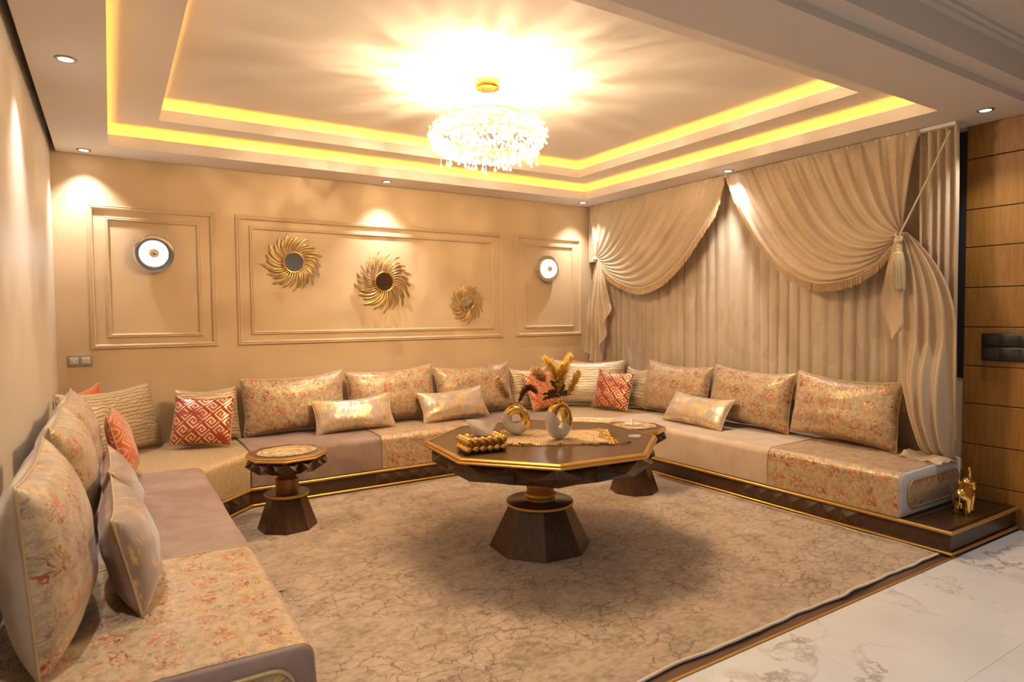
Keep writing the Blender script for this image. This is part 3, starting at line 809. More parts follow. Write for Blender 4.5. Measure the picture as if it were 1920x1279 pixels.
# ------------------------------------------------------------ cushions
def cushion(name, lab, loc, yaw, tilt, w, h, T, front, back='velvet_back', seed=0, ear=.055, roll=0, group=None, sag=.02, pipe='piping'):
    t=thing(name,lab,'cushion',loc,0,group)
    t.rotation_mode='XYZ'
    mrot=Matrix.Rotation(R(yaw),4,'Z')@Matrix.Rotation(R(-tilt),4,'X')@Matrix.Rotation(R(roll),4,'Y')
    t.rotation_euler=mrot.to_euler('XYZ')
    sd=seed*7.31
    def outline(u,v):
        # u,v in -1..1 ; edges drawn in between pointed corners
        x=w/2*u*(1-ear*(1-v*v)*abs(u)**2); z=h/2*v*(1-ear*1.6*(1-u*u)*abs(v)**2)
        x+=.010*w*nz(u*1.3+sd,v*1.3,1); z+=.012*h*nz(u*1.3,v*1.3+sd,2)-sag*(1-u*u)*(v>0)*v
        return x,z+h/2
    def thick(u,v):
        a=max(0,1-abs(u)**2.3); b=max(0,1-abs(v)**2.3)
        th=T/2*(a**.46)*(b**.46)
        # creases running in from corners and edges
        cr=0
        ed=max(abs(u),abs(v))
        k=math.atan2(v*h,u*w)
        cr=.007*math.sin(k*17+3*nz(sd,u*2,v*2))*ed**3*(1-ed**8)+.010*nz(u*2.2+sd,v*2.2,5)*(a*b)**.5
        lo=.10*T*max(0,-v)*(a*b)          # filling sinks to the bottom
        return th+cr*min(1,th/.02)+lo
    N,Mv=26,20
    def cs(q): q=2*q-1; return math.copysign(1-(1-abs(q))**1.35,q)
    for s,nm,mt in ((-1,'front_panel',front),(1,'back_panel',back)):
        mb=MB()
        def fn(a,b):
            u,v=cs(a),cs(b); x,z=outline(u,v); return (x,s*thick(u,v)*(1 if s<0 else .75),z)
        mb.grid(fn,N,Mv,lambda a,b:(cs(a)*w/2+sd,cs(b)*h/2+sd*.37),flip=(s>0))
        mb.build(nm,mt,t,180)
    P=[]
    K=24
    for k in range(K): P.append(outline(-1+2*k/K,-1))
    for k in range(K): P.append(outline(1,-1+2*k/K))
    for k in range(K): P.append(outline(1-2*k/K,1))
    for k in range(K): P.append(outline(-1,1-2*k/K))
    MB().tube([(x,0,z) for x,z in P],.0045,6,True).build('piping',pipe,t,180)
    lo=min((mrot@v.co).z for c in t.children for v in c.data.vertices)
    t.location.z=loc[2]-Z-lo+SEAT+.007
    return t
gB='large brocade back cushions'; gF='gold foil lumbar cushions'
Z=SEAT+.012
for k,(x,lab) in enumerate(((1.79,'large brocade cushion between the quilted gold corner cushion and the next brocade one'),(2.74,'large brocade cushion in the middle of the back wall row'),(3.67,'large brocade cushion at the end of the back wall row by the quilted corner'))):
    cushion('brocade_cushion',lab,(x,-.215,Z),0,12,.93,.53,.25,'brocade',seed=k+1,roll=(-1.5,-2.5,-1.5)[k],group=gB)
for k,(y,lab) in enumerate(((-1.48,'large brocade cushion next to the quilted corner cushions under the curtains'),(-2.38,'large brocade cushion behind the gold foil lumbar cushion under the curtains'),(-3.27,'large brocade cushion by the hanging curtain tail'))):
    cushion('brocade_cushion',lab,(5.275,y,Z),-90,9,.885,.53,.25,'brocade',seed=k+5,roll=(2,2.5,2)[k],group=gB)
for k,(y,lab) in enumerate(((-3.50,'large brocade cushion at the open end of the mauve seat'),(-2.33,'large brocade cushion in the middle of the mauve seat row'),(-1.42,'large brocade cushion on the mauve seat next to the orange patterned cushion'))):
    cushion('brocade_cushion',lab,(.165,y,Z),90,4,.90,.58,.29,'brocade',ear=.035,seed=k+9,group=gB)
cushion('lumbar_cushion','gold foil lumbar cushion lying over the gap beside the first back wall brocade cushion',(2.255,-.475,Z-.004),-2,24,.74,.32,.17,'foil',seed=13,roll=-2,group=gF)
cushion('lumbar_cushion','gold foil lumbar cushion in front of the back wall brocade cushions by the tissue box',(3.29,-.475,Z-.004),0,24,.74,.32,.17,'foil',seed=14,roll=-3,group=gF)
cushion('lumbar_cushion','gold foil lumbar cushion on the pale seat under the curtains',(4.965,-2.0,Z-.004),-92,34,.75,.32,.17,'foil_mauve' if False else 'foil',seed=15,roll=1,group=gF)
cushion('lumbar_cushion','mauve lumbar cushion with faint gold foil at the brocade end of the mauve seat',(.43,-3.27,Z-.004),90,13,.72,.37,.21,'foil_mauve','velvet_mauve',seed=16)
cushion('lumbar_cushion','mauve lumbar cushion with faint gold foil in the middle of the mauve seat',(.425,-2.42,Z-.004),90,14,.70,.37,.18,'foil_mauve','velvet_mauve',seed=17)
# left corner
cushion('quilted_cushion','wide quilted gold cushion slanting across the corner near the sockets',(.40,-.40,Z),45,14,.86,.53,.2,'quilt_gold',seed=18)
cushion('quilted_cushion','square quilted gold cushion behind the red patterned cushion near the sockets',(1.06,-.20,Z),6,13,.50,.46,.17,'quilt_gold',seed=19)
cushion('patterned_cushion','red cushion with gold meander pattern near the wall sockets',(.955,-.44,Z-.004),-16,22,.46,.43,.15,'key_red','key_red',seed=20,roll=3)
cushion('patterned_cushion','orange meander cushion on the mauve seat against the textured wall',(.45,-1.24,Z-.004),86,14,.46,.46,.16,'key_orange','key_orange',seed=21)
cushion('plain_cushion','plain orange velvet cushion tucked behind the quilted cushion near the sockets',(.205,-.205,Z+.05),45,4,.38,.44,.10,'velvet_orange','velvet_orange',seed=22,roll=-8)
# right corner
cushion('quilted_cushion','square quilted gold cushion behind the orange meander cushion by the back wall',(4.385,-.20,Z),-4,13,.50,.47,.17,'quilt_gold',seed=23)
cushion('patterned_cushion','orange cushion with gold meander pattern behind the vases',(4.47,-.42,Z-.004),6,22,.48,.44,.15,'key_orange','key_orange',seed=24,roll=-4)
cushion('quilted_cushion','wide quilted cream cushion slanting across the corner beside the curtains',(5.02,-.40,Z),-45,13,.86,.53,.2,'quilt_cream',seed=25)
cushion('plain_cushion','plain red velvet cushion tucked behind the quilted cream cushion',(5.20,-.205,Z+.05),-45,4,.44,.46,.10,'velvet_red','velvet_red',seed=26)
cushion('patterned_cushion','red cushion with gold meander pattern under the curtains',(5.02,-.78,Z-.004),-74,18,.47,.44,.15,'key_red','key_red',seed=27,roll=2)
cushion('quilted_cushion','square quilted gold cushion next to the brocade cushions under the curtains',(5.31,-.88,Z),-88,10,.36,.46,.15,'quilt_gold',seed=28)

# ------------------------------------------------------------ tables
def octo_table(name,lab,c,cb,rt_,rot,zt,rb,apron,neckr,cat='table',group=None):
    t=thing(name,lab,cat,(c[0],c[1],0.012),0,group)
    zt-=.012; b0=(cb[0]-c[0],cb[1]-c[1])
    n=8
    MB().prism(octpoly(rt_*.962,rot),zt-.028,zt).build('table_top','walnut_top',t)
    # moulded gold edge, one length per side
    prof=[(.955,-.034),(1.0,-.030),(1.004,-.020),(.990,-.014),(.992,-.006),(.978,.001),(.960,.001)]
    for k in range(n):
        a0=rot+k*math.pi/4; a1=a0+math.pi/4; mb=MB()
        for (r,z) in prof:
            mb.v.append((rt_*r*math.cos(a0),rt_*r*math.sin(a0),zt+z)); mb.v.append((rt_*r*math.cos(a1),rt_*r*math.sin(a1),zt+z))
        for i in range(len(prof)-1): mb.face((2*i,2*i+1,2*i+3,2*i+2))
        mb.build('gold_edge','gold_paint',t,30)
    ra=rt_*.93; zb=zt-.034-apron
    MB().prism(octpoly(ra*.88,rot),zb,zt-.0285).build('apron_core','walnut_v',t)
    wd=2*ra*math.sin(math.pi/8); ap=ra*math.cos(math.pi/8); mb=MB()
    z1,z0=zt-.034,zb; zc=(z0+z1)/2; dep=apron*.46
    W2=wd/2; lx=[-W2,-W2/2,0,W2/2,W2]
    T=[Vector((x,-ap,z1)) for x in lx]; B=[Vector((x*.95,-ap*.95,z0)) for x in lx]
    mids=[Vector((-W2*1.0,-ap*1.0,zc+.1*apron)),Vector((-W2*.25,-ap-dep*.2,zc+.2*apron)),]
    # two carved pyramids a side with a ridge at the middle
    A1=Vector((-W2/2,-ap-dep,zc-.05*apron)); A2=Vector((W2/2,-ap-dep,zc-.05*apron))
    C0=Vector((0,-ap+dep*.8,zc)); L0=Vector((-W2*.985,-ap*.985,zc)); R0=Vector((W2*.985,-ap*.985,zc))
    for A,l,r,ti,bi in ((A1,L0,C0,(0,1,2),(0,1,2)),(A2,C0,R0,(2,3,4),(2,3,4))):
        ring=[B[bi[0]],B[bi[1]]+Vector((0,.012,0)),B[bi[2]],r,T[ti[2]],T[ti[1]]+Vector((0,.015,0)),T[ti[0]],l]
        for k in range(8): mb.tri(ring[k],ring[(k+1)%8],A)
    pm=mb.mesh('carved_side','walnut_v')
    for k in range(n): link('carved_side',pm,t,(0,0,0),(0,0,rot+math.pi/8+k*math.pi/4+math.pi/2))
    # turned neck
    hb=zb
    zd=hb*.545 if cat=='table' and rt_>.5 else hb*.60
    prof=[(neckr*.8,hb),(neckr*1.02,hb-.03*1),(neckr*.95,zd+.075),(neckr*.82,zd+.055),(neckr*1.05,zd+.045),(neckr*1.1,zd+.030),(neckr*.98,zd+.018),(neckr*.98,zd)]
    if rt_<.5: prof=[(neckr*.9,hb),(neckr*1.15,hb-.012),(neckr*.9,hb-.025),(neckr*1.2,hb-.04),(neckr*.95,hb-.055),(neckr*1.25,hb-.07),(neckr*1.2,zd)]
    prof=sorted(prof,key=lambda p:p[1])
    MB().lathe(prof,36,(b0[0]*.7,b0[1]*.7,0)).build('neck','gold_paint' if rt_>.5 else 'bronze_paint',t,40)
    rd=rb*.66 if rt_>.5 else rb*.74
    dk=MB().lathe([(rd*.98,zd-.022),(rd,zd-.020),(rd,zd-.002),(rd*.985,zd)],48,(b0[0],b0[1],0)).build('collar_disc','walnut_top',t,40)
    MB().lathe([(rd*1.0,zd-.021),(rd*1.012,zd-.018),(rd*1.012,zd-.006),(rd*1.0,zd-.003)],48,(b0[0],b0[1],0)).build('gold_band','gold_paint',dk,40)
    # tapering eight-sided foot of separate boards
    rtp=rb*.60 if rt_>.5 else rb*.62
    MB().prism(octpoly(rtp*.8,rot,b0),.01,zd-.022).build('foot_core','walnut_v',t)
    mb=MB(); 
    a0,a1=-math.pi/8,math.pi/8
    q=[(rb*math.cos(a0),rb*math.sin(a0),0),(rb*math.cos(a1),rb*math.sin(a1),0),(rtp*math.cos(a1),rtp*math.sin(a1),zd-.022),(rtp*math.cos(a0),rtp*math.sin(a0),zd-.022)]
    qi=[(p[0]*.93,p[1]*.93,p[2]) for p in q]
    mb.quad(*q); mb.quad(*qi[::-1])
    for k in range(4): mb.quad(q[(k+1)%4],q[k],qi[k],qi[(k+1)%4])
    fm=mb.mesh('foot_board','walnut_v')
    for k in range(n): link('foot_board',fm,t,(b0[0],b0[1],0),(0,0,rot+math.pi/8+k*math.pi/4))
    return t
TCX,TCY=2.742,-2.752; TZ=.697
octo_table('coffee_table','large octagonal dark wood coffee table with gold edge and carved apron',(TCX,TCY),(2.700,-2.777),.773,2.659,TZ,.331,.115,.098)
octo_table('side_table','small octagonal dark wood side table standing near the mauve seat',(1.407,-1.476),(1.40,-1.476),.278,2.879,.548,.205,.085,.064,'side table','small octagonal side tables')
octo_table('side_table','small octagonal dark wood side table half hidden behind the coffee table',(4.10,-2.155),(4.10,-2.165),.274,2.42,.552,.205,.085,.064,'side table','small octagonal side tables')

# doilies
def doily(lab,c,z,r,ang,asp=.86):
    t=thing('doily',lab,'doily',(c[0],c[1],z),ang)
    mb=MB(); n=72
    rings=[(0.02,.0012),(.6,.0016),(.85,.002),(.93,.003),(1.0,.0015)]
    idx=[]
    for q,h in rings:
        idx.append([mb.vert((r*q*math.cos(2*math.pi*k/n)*(1+.025*q*math.sin(k*math.pi/2+q)*(q>.8)),asp*r*q*math.sin(2*math.pi*k/n)*(1+.025*q*math.sin(k*math.pi/2+q)*(q>.8)),h)) for k in range(n)])
    for A,B in zip(idx,idx[1:]):
        for k in range(n): mb.face((A[k],B[k],B[(k+1)%n],A[(k+1)%n]))
    mb.face(idx[0]); mb.build('cloth','doily',t,60)
    for q in (.9,.78):
        P=[(r*q*math.cos(2*math.pi*k/n)*(1+.03*math.sin(k*1.3)),asp*r*q*math.sin(2*math.pi*k/n)*(1+.03*math.sin(k*1.3)),.0035) for k in range(n)]
        MB().tube(P,.003,5,True).build('lace_border','lace',t,80)
    rnd=random.Random(4); mb=MB()
    for k in range(90):
        a=rnd.uniform(0,6.28); q=rnd.choice((.84,.97,.6)); mb.sphere((r*q*math.cos(a),asp*r*q*math.sin(a),.004),.0028,5,3)
    mb.build('beads','gold_bright',t)['kind']='stuff'
doily('beaded lace doily on the side table near the mauve seat',(1.407,-1.476),.5495,.205,.1)
doily('beaded lace doily under the glass dish on the side table by the pale seat',(4.12,-2.14),.5535,.19,-.4)
t=thing('glass_dish','small glass dish with a white candle on the lace doily','dish',(4.13,-2.11,.558))
MB().lathe([(.02,0),(.045,.002),(.075,.012),(.078,.014),(.045,.005),(.02,.003)],32).build('dish','clear_glass',t,60)
MB().lathe([(.013,.003),(.013,.05),(.010,.056),(.002,.053)],20).build('candle','candle_wax',t,50)
MB().tube([(0,0,.05),(.002,0,.066)],.0012,5).build('wick','dark_hole',t)

# ------------------------------------------------------------ things on the coffee table
TT=TZ+.001
def tissue_box():
    t=thing('tissue_box','gold tissue box made of two rows of shiny balls','tissue box',(2.225,-2.862,TT),R(-6.5))
    MB().bbox(-.118,.118,-.058,.058,.004,.085,.006).build('inner_box','gold_paint',t,40)
    MB().box(-.07,.07,-.03,.03,.0852,.087).build('opening','tissue_inside',t)
    bme=MB().sphere((0,0,0),.0245,16,12).mesh('ball','gold_bright',180)
    for zz in (.0245,.0725):
        xs=[-.1125+.045*k for k in range(6)]
        for x in xs:
            for y in (-.065,.065): link('ball',bme,t,(x,y,zz))
        for y in (-.0217,.0217):
            for x in (-.1125,.1125): link('ball',bme,t,(x,y,zz))
tissue_box()
mb=MB()
def tis(a,b):
    x=(a-.5)*.175*(.55+.5*b); z=b*.085; y=.012*math.sin(a*5+b*2)+.02*(b-.3)*math.sin(a*3.1+.5)
    return (x,y,.088+z+.012*b*math.sin(a*3.3+1))
mb.grid(tis,14,8); i=len(mb.v); mb.grid(lambda a,b:(tis(a,b)[0]*.9+.004,tis(a,b)[1]+.006+.012*b,tis(a,b)[2]-.004*b),14,8,flip=True)
ti=mb.build('tissue','tissue',None,180); ti.location=(2.225,-2.862,TT); ti.rotation_euler=(0,0,R(-30)); tag(ti,'white paper tissue sticking out of the gold ball box','tissue')
# lace runner
def runner():
    cx,cy=2.825,-2.765; ang=math.atan2(-3.196+2.87,2.934-2.414)
    L,Wd=.70,.50
    t=thing('lace_runner','beaded gold lace runner under the two ring vases','table runner',(cx,cy,TT),ang)
    def fn(a,b):
        x=(a-.5)*L; y=(b-.5)*Wd
        e=max(abs(2*a-1),abs(2*b-1)); sc_=1+.03*math.sin(a*40)*(e>.98)+.02*math.sin(b*36)*(e>.98)
        x*=sc_*(1+.06*nz(b*3,1)); y*=sc_*(1+.10*nz(a*3.5,2))
        z=.002+.010*max(0,nz(x*9,y*9,3))*(e>.6)+.016*max(0,nz(x*22,y*22,8))*max(0,e-.82)*5
        return (x,y,z)
    MB().grid(fn,60,44).build('lace_cloth','lace_net',t,180)
    rnd=random.Random(9); mb=MB()
    for k in range(900):
        if rnd.random()<.75:
            s=rnd.random(); e_=1-abs(rnd.gauss(0,.06)); 
            if rnd.random()<.5: a,b=(s,(1+e_)/2 if rnd.random()<.5 else (1-e_)/2)
            else: a,b=((1+e_)/2 if rnd.random()<.5 else (1-e_)/2,s)
        else: a,b=rnd.random(),rnd.random()
        p=fn(min(max(a,0),1),min(max(b,0),1)); mb.sphere((p[0],p[1],p[2]+.003),rnd.uniform(.0022,.0042),5,4)
    for k in range(60):
        a=k/59; p=fn(a,0); mb.tube([p,(p[0]+rnd.uniform(-.01,.01),p[1]-.022,.003)],.0016,4); mb.sphere((p[0],p[1]-.024,.004),.0042,5,4)
        b=k/59; p=fn(1,b); mb.tube([p,(p[0]+.022,p[1]+rnd.uniform(-.01,.01),.003)],.0016,4); mb.sphere((p[0]+.024,p[1],.004),.0042,5,4)
    mb.build('gold_beads','gold',t)['kind']='stuff'
runner()
def ring_vase(lab,c,yaw,Rx,Rz,rm,ang,lean=0):
    t=thing('ring_vase',lab,'vase',(c[0],c[1],TT+.010),R(yaw))
    bm=bmesh.new(); N,K=48,20; vs_=[]
    cz=Rz+rm*.92
    for k in range(N):
        a=2*math.pi*k/N; ctr=Vector((Rx*math.cos(a),0,cz+Rz*math.sin(a))); nx=Vector((math.cos(a),0,math.sin(a)))
        r_=rm*(1.0-.10*math.sin(a))
        vs_.append([bm.verts.new(ctr+nx*r_*math.cos(2*math.pi*j/K)+Vector((0,1,0))*r_*1.05*math.sin(2*math.pi*j/K)) for j in range(K)])
    for v in bm.verts:
        if v.co.z<.003: v.co.z=.003*.3+.0
    for k in range(N):
        for j in range(K):
            bm.faces.new((vs_[k][j],vs_[(k+1)%N][j],vs_[(k+1)%N][(j+1)%K],vs_[k][(j+1)%K]))
    bmesh.ops.recalc_face_normals(bm,faces=bm.faces)
    nrm=Vector((math.sin(R(ang)),0,math.cos(R(ang)))); co=Vector((0,0,cz))
    for side,nm,mt in ((1,'white_glaze','porcelain'),(-1,'gold_glaze','gold_bright')):
        b2=bm.copy(); bmesh.ops.bisect_plane(b2,geom=b2.verts[:]+b2.edges[:]+b2.faces[:],plane_co=co,plane_no=nrm*side,clear_outer=True)
        mb=MB(); mb.bm(b2); b2.free()
        mb.build(nm,mt,t,180)
    bm.free()
    top=cz+Rz+rm*.8
    MB().lathe([(.024,top-.022),(.019,top-.004),(.0165,top+.012),(.0185,top+.024),(.0165,top+.024),(.0145,top+.012),(.0145,top-.01)],28).build('neck','gold_bright',t,60)
    return t,top+.02+TT+.010
V1=(2.66,-2.565); V2=(2.80,-2.86)
v1,z1=ring_vase('low white and gold ring vase holding the cream plume',V1,-38,.064,.066,.034,35)
v2,z2=ring_vase('tall white and gold ring vase holding the yellow plumes',V2,2,.066,.088,.036,36)
def plume(lab,base,tip,bend,wd,mat,n=520,start=.35,seed=0,name='pampas_plume',stemmat='pampas_tan',hair=.045):
    t=thing(name,lab,'dried grass',base,0,'dried stems in the ring vases')
    rnd=random.Random(seed); D=Vector(tip)-Vector(base); Bd=Vector(bend)
    def sp(q): return D*q+Bd*(4*q*(1-q))*.5+Bd*(q*q)*.0
    MB().tube([sp(k/14)-Vector((0,0,0)) for k in range(15)],.0016,5).build('stem',stemmat,t)
    mb=MB()
    for k in range(n):
        q=start+(1-start)*rnd.random()**.9; p=sp(q); d=(sp(min(1,q+.02))-sp(q-.02)).normalized()
        e=Vector((rnd.gauss(0,1),rnd.gauss(0,1),rnd.gauss(0,1))); e=(e-d*e.dot(d)).normalized()
        fx=(q-start)/(1-start); prof=min(1,.35+fx*3)*min(1,(1-fx)*2.6+.45)*(.8+.35*nz(q*23,seed))
        L=hair*rnd.uniform(.6,1.15); out=wd*1.3*prof*rnd.uniform(.35,1.05)
        p1=p+e*out*.7+d*L*.25; p2=p+e*out*1.15+d*L*rnd.uniform(.2,.9)+Vector((0,0,-.35*L*rnd.random()))
        s=d.cross(e)*.0028
        i=len(mb.v); mb.v += [tuple(p-s),tuple(p+s),tuple(p1+s),tuple(p1-s),tuple(p2)]
        mb.face((i,i+1,i+2,i+3)); mb.face((i+3,i+2,i+4))
    mb.build('plume',mat,t)['kind']='stuff'
    return t
def P3(x,y,z): return (x,y,z)
b2=(V2[0],V2[1],z2-.06); b1=(V1[0],V1[1],z1-.06)
rt3=Vector((rt.x,rt.y,0))
def tipof(b,dx,dz,dd=0): return tuple(Vector(b)+rt3*dx+Vector((0,0,dz))+Vector((fw.x,fw.y,0))*dd)
plume('tall arching yellow pampas plume, its tip curling towards the back wall',b2,tipof(b2,-.085,.325),tuple(rt3*.075),.046,'pampas_yellow',900,.35,1)
plume('upright yellow pampas plume with the highest tip',b2,tipof(b2,.072,.335,.02),tuple(rt3*-.03),.042,'pampas_yellow',800,.38,2)
plume('short straight yellow pampas plume between the tall ones',b2,tipof(b2,.018,.285,-.02),tuple(rt3*-.01),.042,'pampas_yellow',750,.35,3)
plume('yellow pampas plume leaning out to the curtain side',b2,tipof(b2,.13,.235,-.01),tuple(rt3*.02),.040,'pampas_yellow',750,.35,4)
plume('soft tan plume leaning over the orange cushion',b2,tipof(b2,-.155,.245,.03),tuple(Vector((0,0,.06))),.050,'pampas_tan',1400,.55,5,hair=.05)
plume('fluffy cream plume leaning out of the low vase',b1,tipof(b1,-.125,.225),tuple(Vector((0,0,-.02))),.050,'pampas_cream',1100,.40,6,hair=.035)
plume('rust feathery plume arching out of the low vase',b1,tipof(b1,.12,.145,.0),tuple(Vector((0,0,.14))),.030,'feather_rust',900,.15,7,'dried_feather','feather_rust',.06)
def bronze_leaves(lab,base):
    t=thing('dried_leaf_spray',lab,'dried leaves',base,0,'dried stems in the ring vases')
    rnd=random.Random(12)
    MB().tube([(0,0,0),(0,0,.10),tuple(rt3*-.01+Vector((0,0,.16)))],.0022,6).build('stem','leaf_bronze',t)
    for k in range(15):
        ang=R(rnd.uniform(-100,75)); d=(rt3*math.sin(ang)+Vector((0,0,math.cos(ang)))+Vector((fw.x,fw.y,0))*rnd.uniform(-.5,.4)).normalized()
        s=d.cross(Vector((fw.x,fw.y,.3))).normalized(); o_=Vector((0,0,rnd.uniform(.07,.13))); L=rnd.uniform(.075,.125)
        mb=MB(); Q=9; rows=[]
        for q in range(Q+1):
            f=q/Q; wv=.016*math.sin(math.pi*min(1,f*.95+.05))**.8*(1 if q%2 else .55); c=o_+d*L*f+Vector((0,0,-.02*f*f))
            rows.append((mb.vert(c-s*wv),mb.vert(c+Vector((fw.x,fw.y,0))*-.002),mb.vert(c+s*wv)))
        for A,B in zip(rows,rows[1:]): mb.face((A[0],A[1],B[1],B[0])); mb.face((A[1],A[2],B[2],B[1]))
        mb.build('leaf','leaf_bronze',t,60)
bronze_leaves('bronze jagged dried leaves around the neck of the tall vase',b2)
t=thing('glass_coaster','small clear round glass coaster on the coffee table','coaster',(3.262,-3.068,TT))
MB().lathe([(.002,0),(.040,0),(.042,.004),(.042,.011),(.039,.012),(.037,.006),(.002,.005)],32).build('glass','clear_glass',t,50)
ob=MB().tube([(3.018,-3.207,TT+.004),(3.06,-3.202,TT+.005),(3.116,-3.191,TT+.004)],lambda q:.0026 if q<.7 else .004,6).build('wooden_stick','walnut_top',None,80); tag(ob,'thin dark wooden stick lying on the coffee table','stick')
ob=MB().bbox(-.028,.028,-.018,.018,0,.0016,.0005).build('small_card','card'); ob.location=(3.117,-2.975,TT); ob.rotation_euler=(0,0,R(-25)); tag(ob,'small grey card lying beside the lace runner','card')

# ------------------------------------------------------------ elephant figurine
def elephant():
    bm=bmesh.new()
    def ell(c,r,s=(1,1,1),rot=None):
        mtx=Matrix.Translation(c)@(rot or Matrix())@Matrix.Diagonal((r*s[0],r*s[1],r*s[2],1))
        bmesh.ops.create_icosphere(bm,subdivisions=3,radius=1,matrix=mtx)
    def cap(path,rads):
        for k in range(len(path)-1):
            a,b=Vector(path[k]),Vector(path[k+1])
            for q in range(7):
                f=q/7; ell(a.lerp(b,f),rads[k]*(1-f)+rads[k+1]*f)
        ell(path[-1],rads[-1])
    # local: faces +x
    ell((0,0,.115),.05,(1.3,.92,1.0))
    ell((.035,0,.125),.046,(1,.9,1)); ell((-.045,0,.112),.045,(1,.9,1))
    for sx,x in ((1,.042),(-1,-.048)):
        for sy in (1,-1): cap([(x,sy*.026,.10),(x+.003*sx,sy*.027,.05),(x,sy*.027,.010)],[.026,.0185,.020])
    ell((.092,0,.158),.036,(1,.88,1.05))
    cap([(.118,0,.150),(.142,0,.150),(.155,0,.172),(.152,0,.205),(.142,0,.232),(.150,0,.243)],[.019,.0155,.013,.0105,.0085,.008])
    for sy in (1,-1):
        ell((.075,sy*.040,.150),.030,(.55,.28,1),Matrix.Rotation(R(18*sy),4,'Z'))
        cap([(.115,sy*.016,.142),(.138,sy*.020,.128),(.156,sy*.020,.130)],[.006,.005,.003])
    cap([(-.098,0,.125),(-.110,0,.095),(-.108,0,.065)],[.006,.004,.005])
    me=bpy.data.meshes.new('tmp'); bm.to_mesh(me); bm.free()
    o=bpy.data.objects.new('tmp',me); col.objects.link(o)
    md=o.modifiers.new('r','REMESH'); md.mode='VOXEL'; md.voxel_size=.0034
    md=o.modifiers.new('s','SMOOTH'); md.iterations=3; md.factor=.5
    dg=bpy.context.evaluated_depsgraph_get(); ev=bpy.data.meshes.new_from_object(o.evaluated_get(dg))
    bpy.data.objects.remove(o)
    ev.materials.clear(); ev.materials.append(M['gold_bright']); ev.polygons.foreach_set('use_smooth',[True]*len(ev.polygons))
    t=thing('elephant_figurine','shiny gold elephant figurine with raised trunk on the dark end step','figurine',(5.165,-4.20,HP+.001),R(12)); t.scale=(1.12,1.12,1.12)
    link('body',ev,t); e=MB()
    for sy in (1,-1): e.sphere((.112,sy*.027,.168),.0035,6,5)
    e.build('eyes','dark_hole',t)
    for sy in (1,-1):
        pass
elephant()

# ------------------------------------------------------------ curtains
XC=5.40
def sheer(lab,y0,y1,seed,z0=.735,z1=2.815):
    t=thing('inner_curtain',lab,'curtain',(0,0,0),0,'pleated inner curtains')
    W_=abs(y1-y0); n=int(W_/.012); rows=26
    def fn(a,b):
        y=y0+(y1-y0)*a; z=z1+(z0-z1)*b
        ph=a*W_/.125*2*math.pi+4.2*nz(a*W_*2.6+seed,0.3)+.5*nz(a*5+seed,b*1.4)
        am=.014+.014*nz(a*W_*4+seed,9,b*.6)
        dx=am*math.sin(ph)+.006*math.sin(ph*2.1+1)*(.4+.6*b)+.02*nz(a*4+seed,b*1.2,4)*b
        return (XC+.078-dx,y+.010*math.cos(ph)+.02*nz(a*6+seed,b*1.1,7)*b,z)
    MB().grid(fn,n,rows,lambda a,b:(a*W_*1.4+seed,b*2.1)).build('cloth','sheer_cloth',t,180)
    MB().tube([(fn(k/n,1)[0],fn(k/n,1)[1],z0+.003) for k in range(n+1)],.003,5).build('hem','sheer_cloth',t,180)
sheer('pleated beige inner curtain behind the swag next to the back wall',-.12,-1.42,1)
sheer('pleated beige inner curtain hanging where the two swags meet',-1.38,-2.72,2)
sheer('pleated beige inner curtain behind the swag with the cream tassel',-2.68,-3.93,3)
# track
struct(MB().bbox(XC-.04,XC+.10,-4.03,-.03,2.80,H-.001,.004),'trim_curtain_track','ceiling_paint')

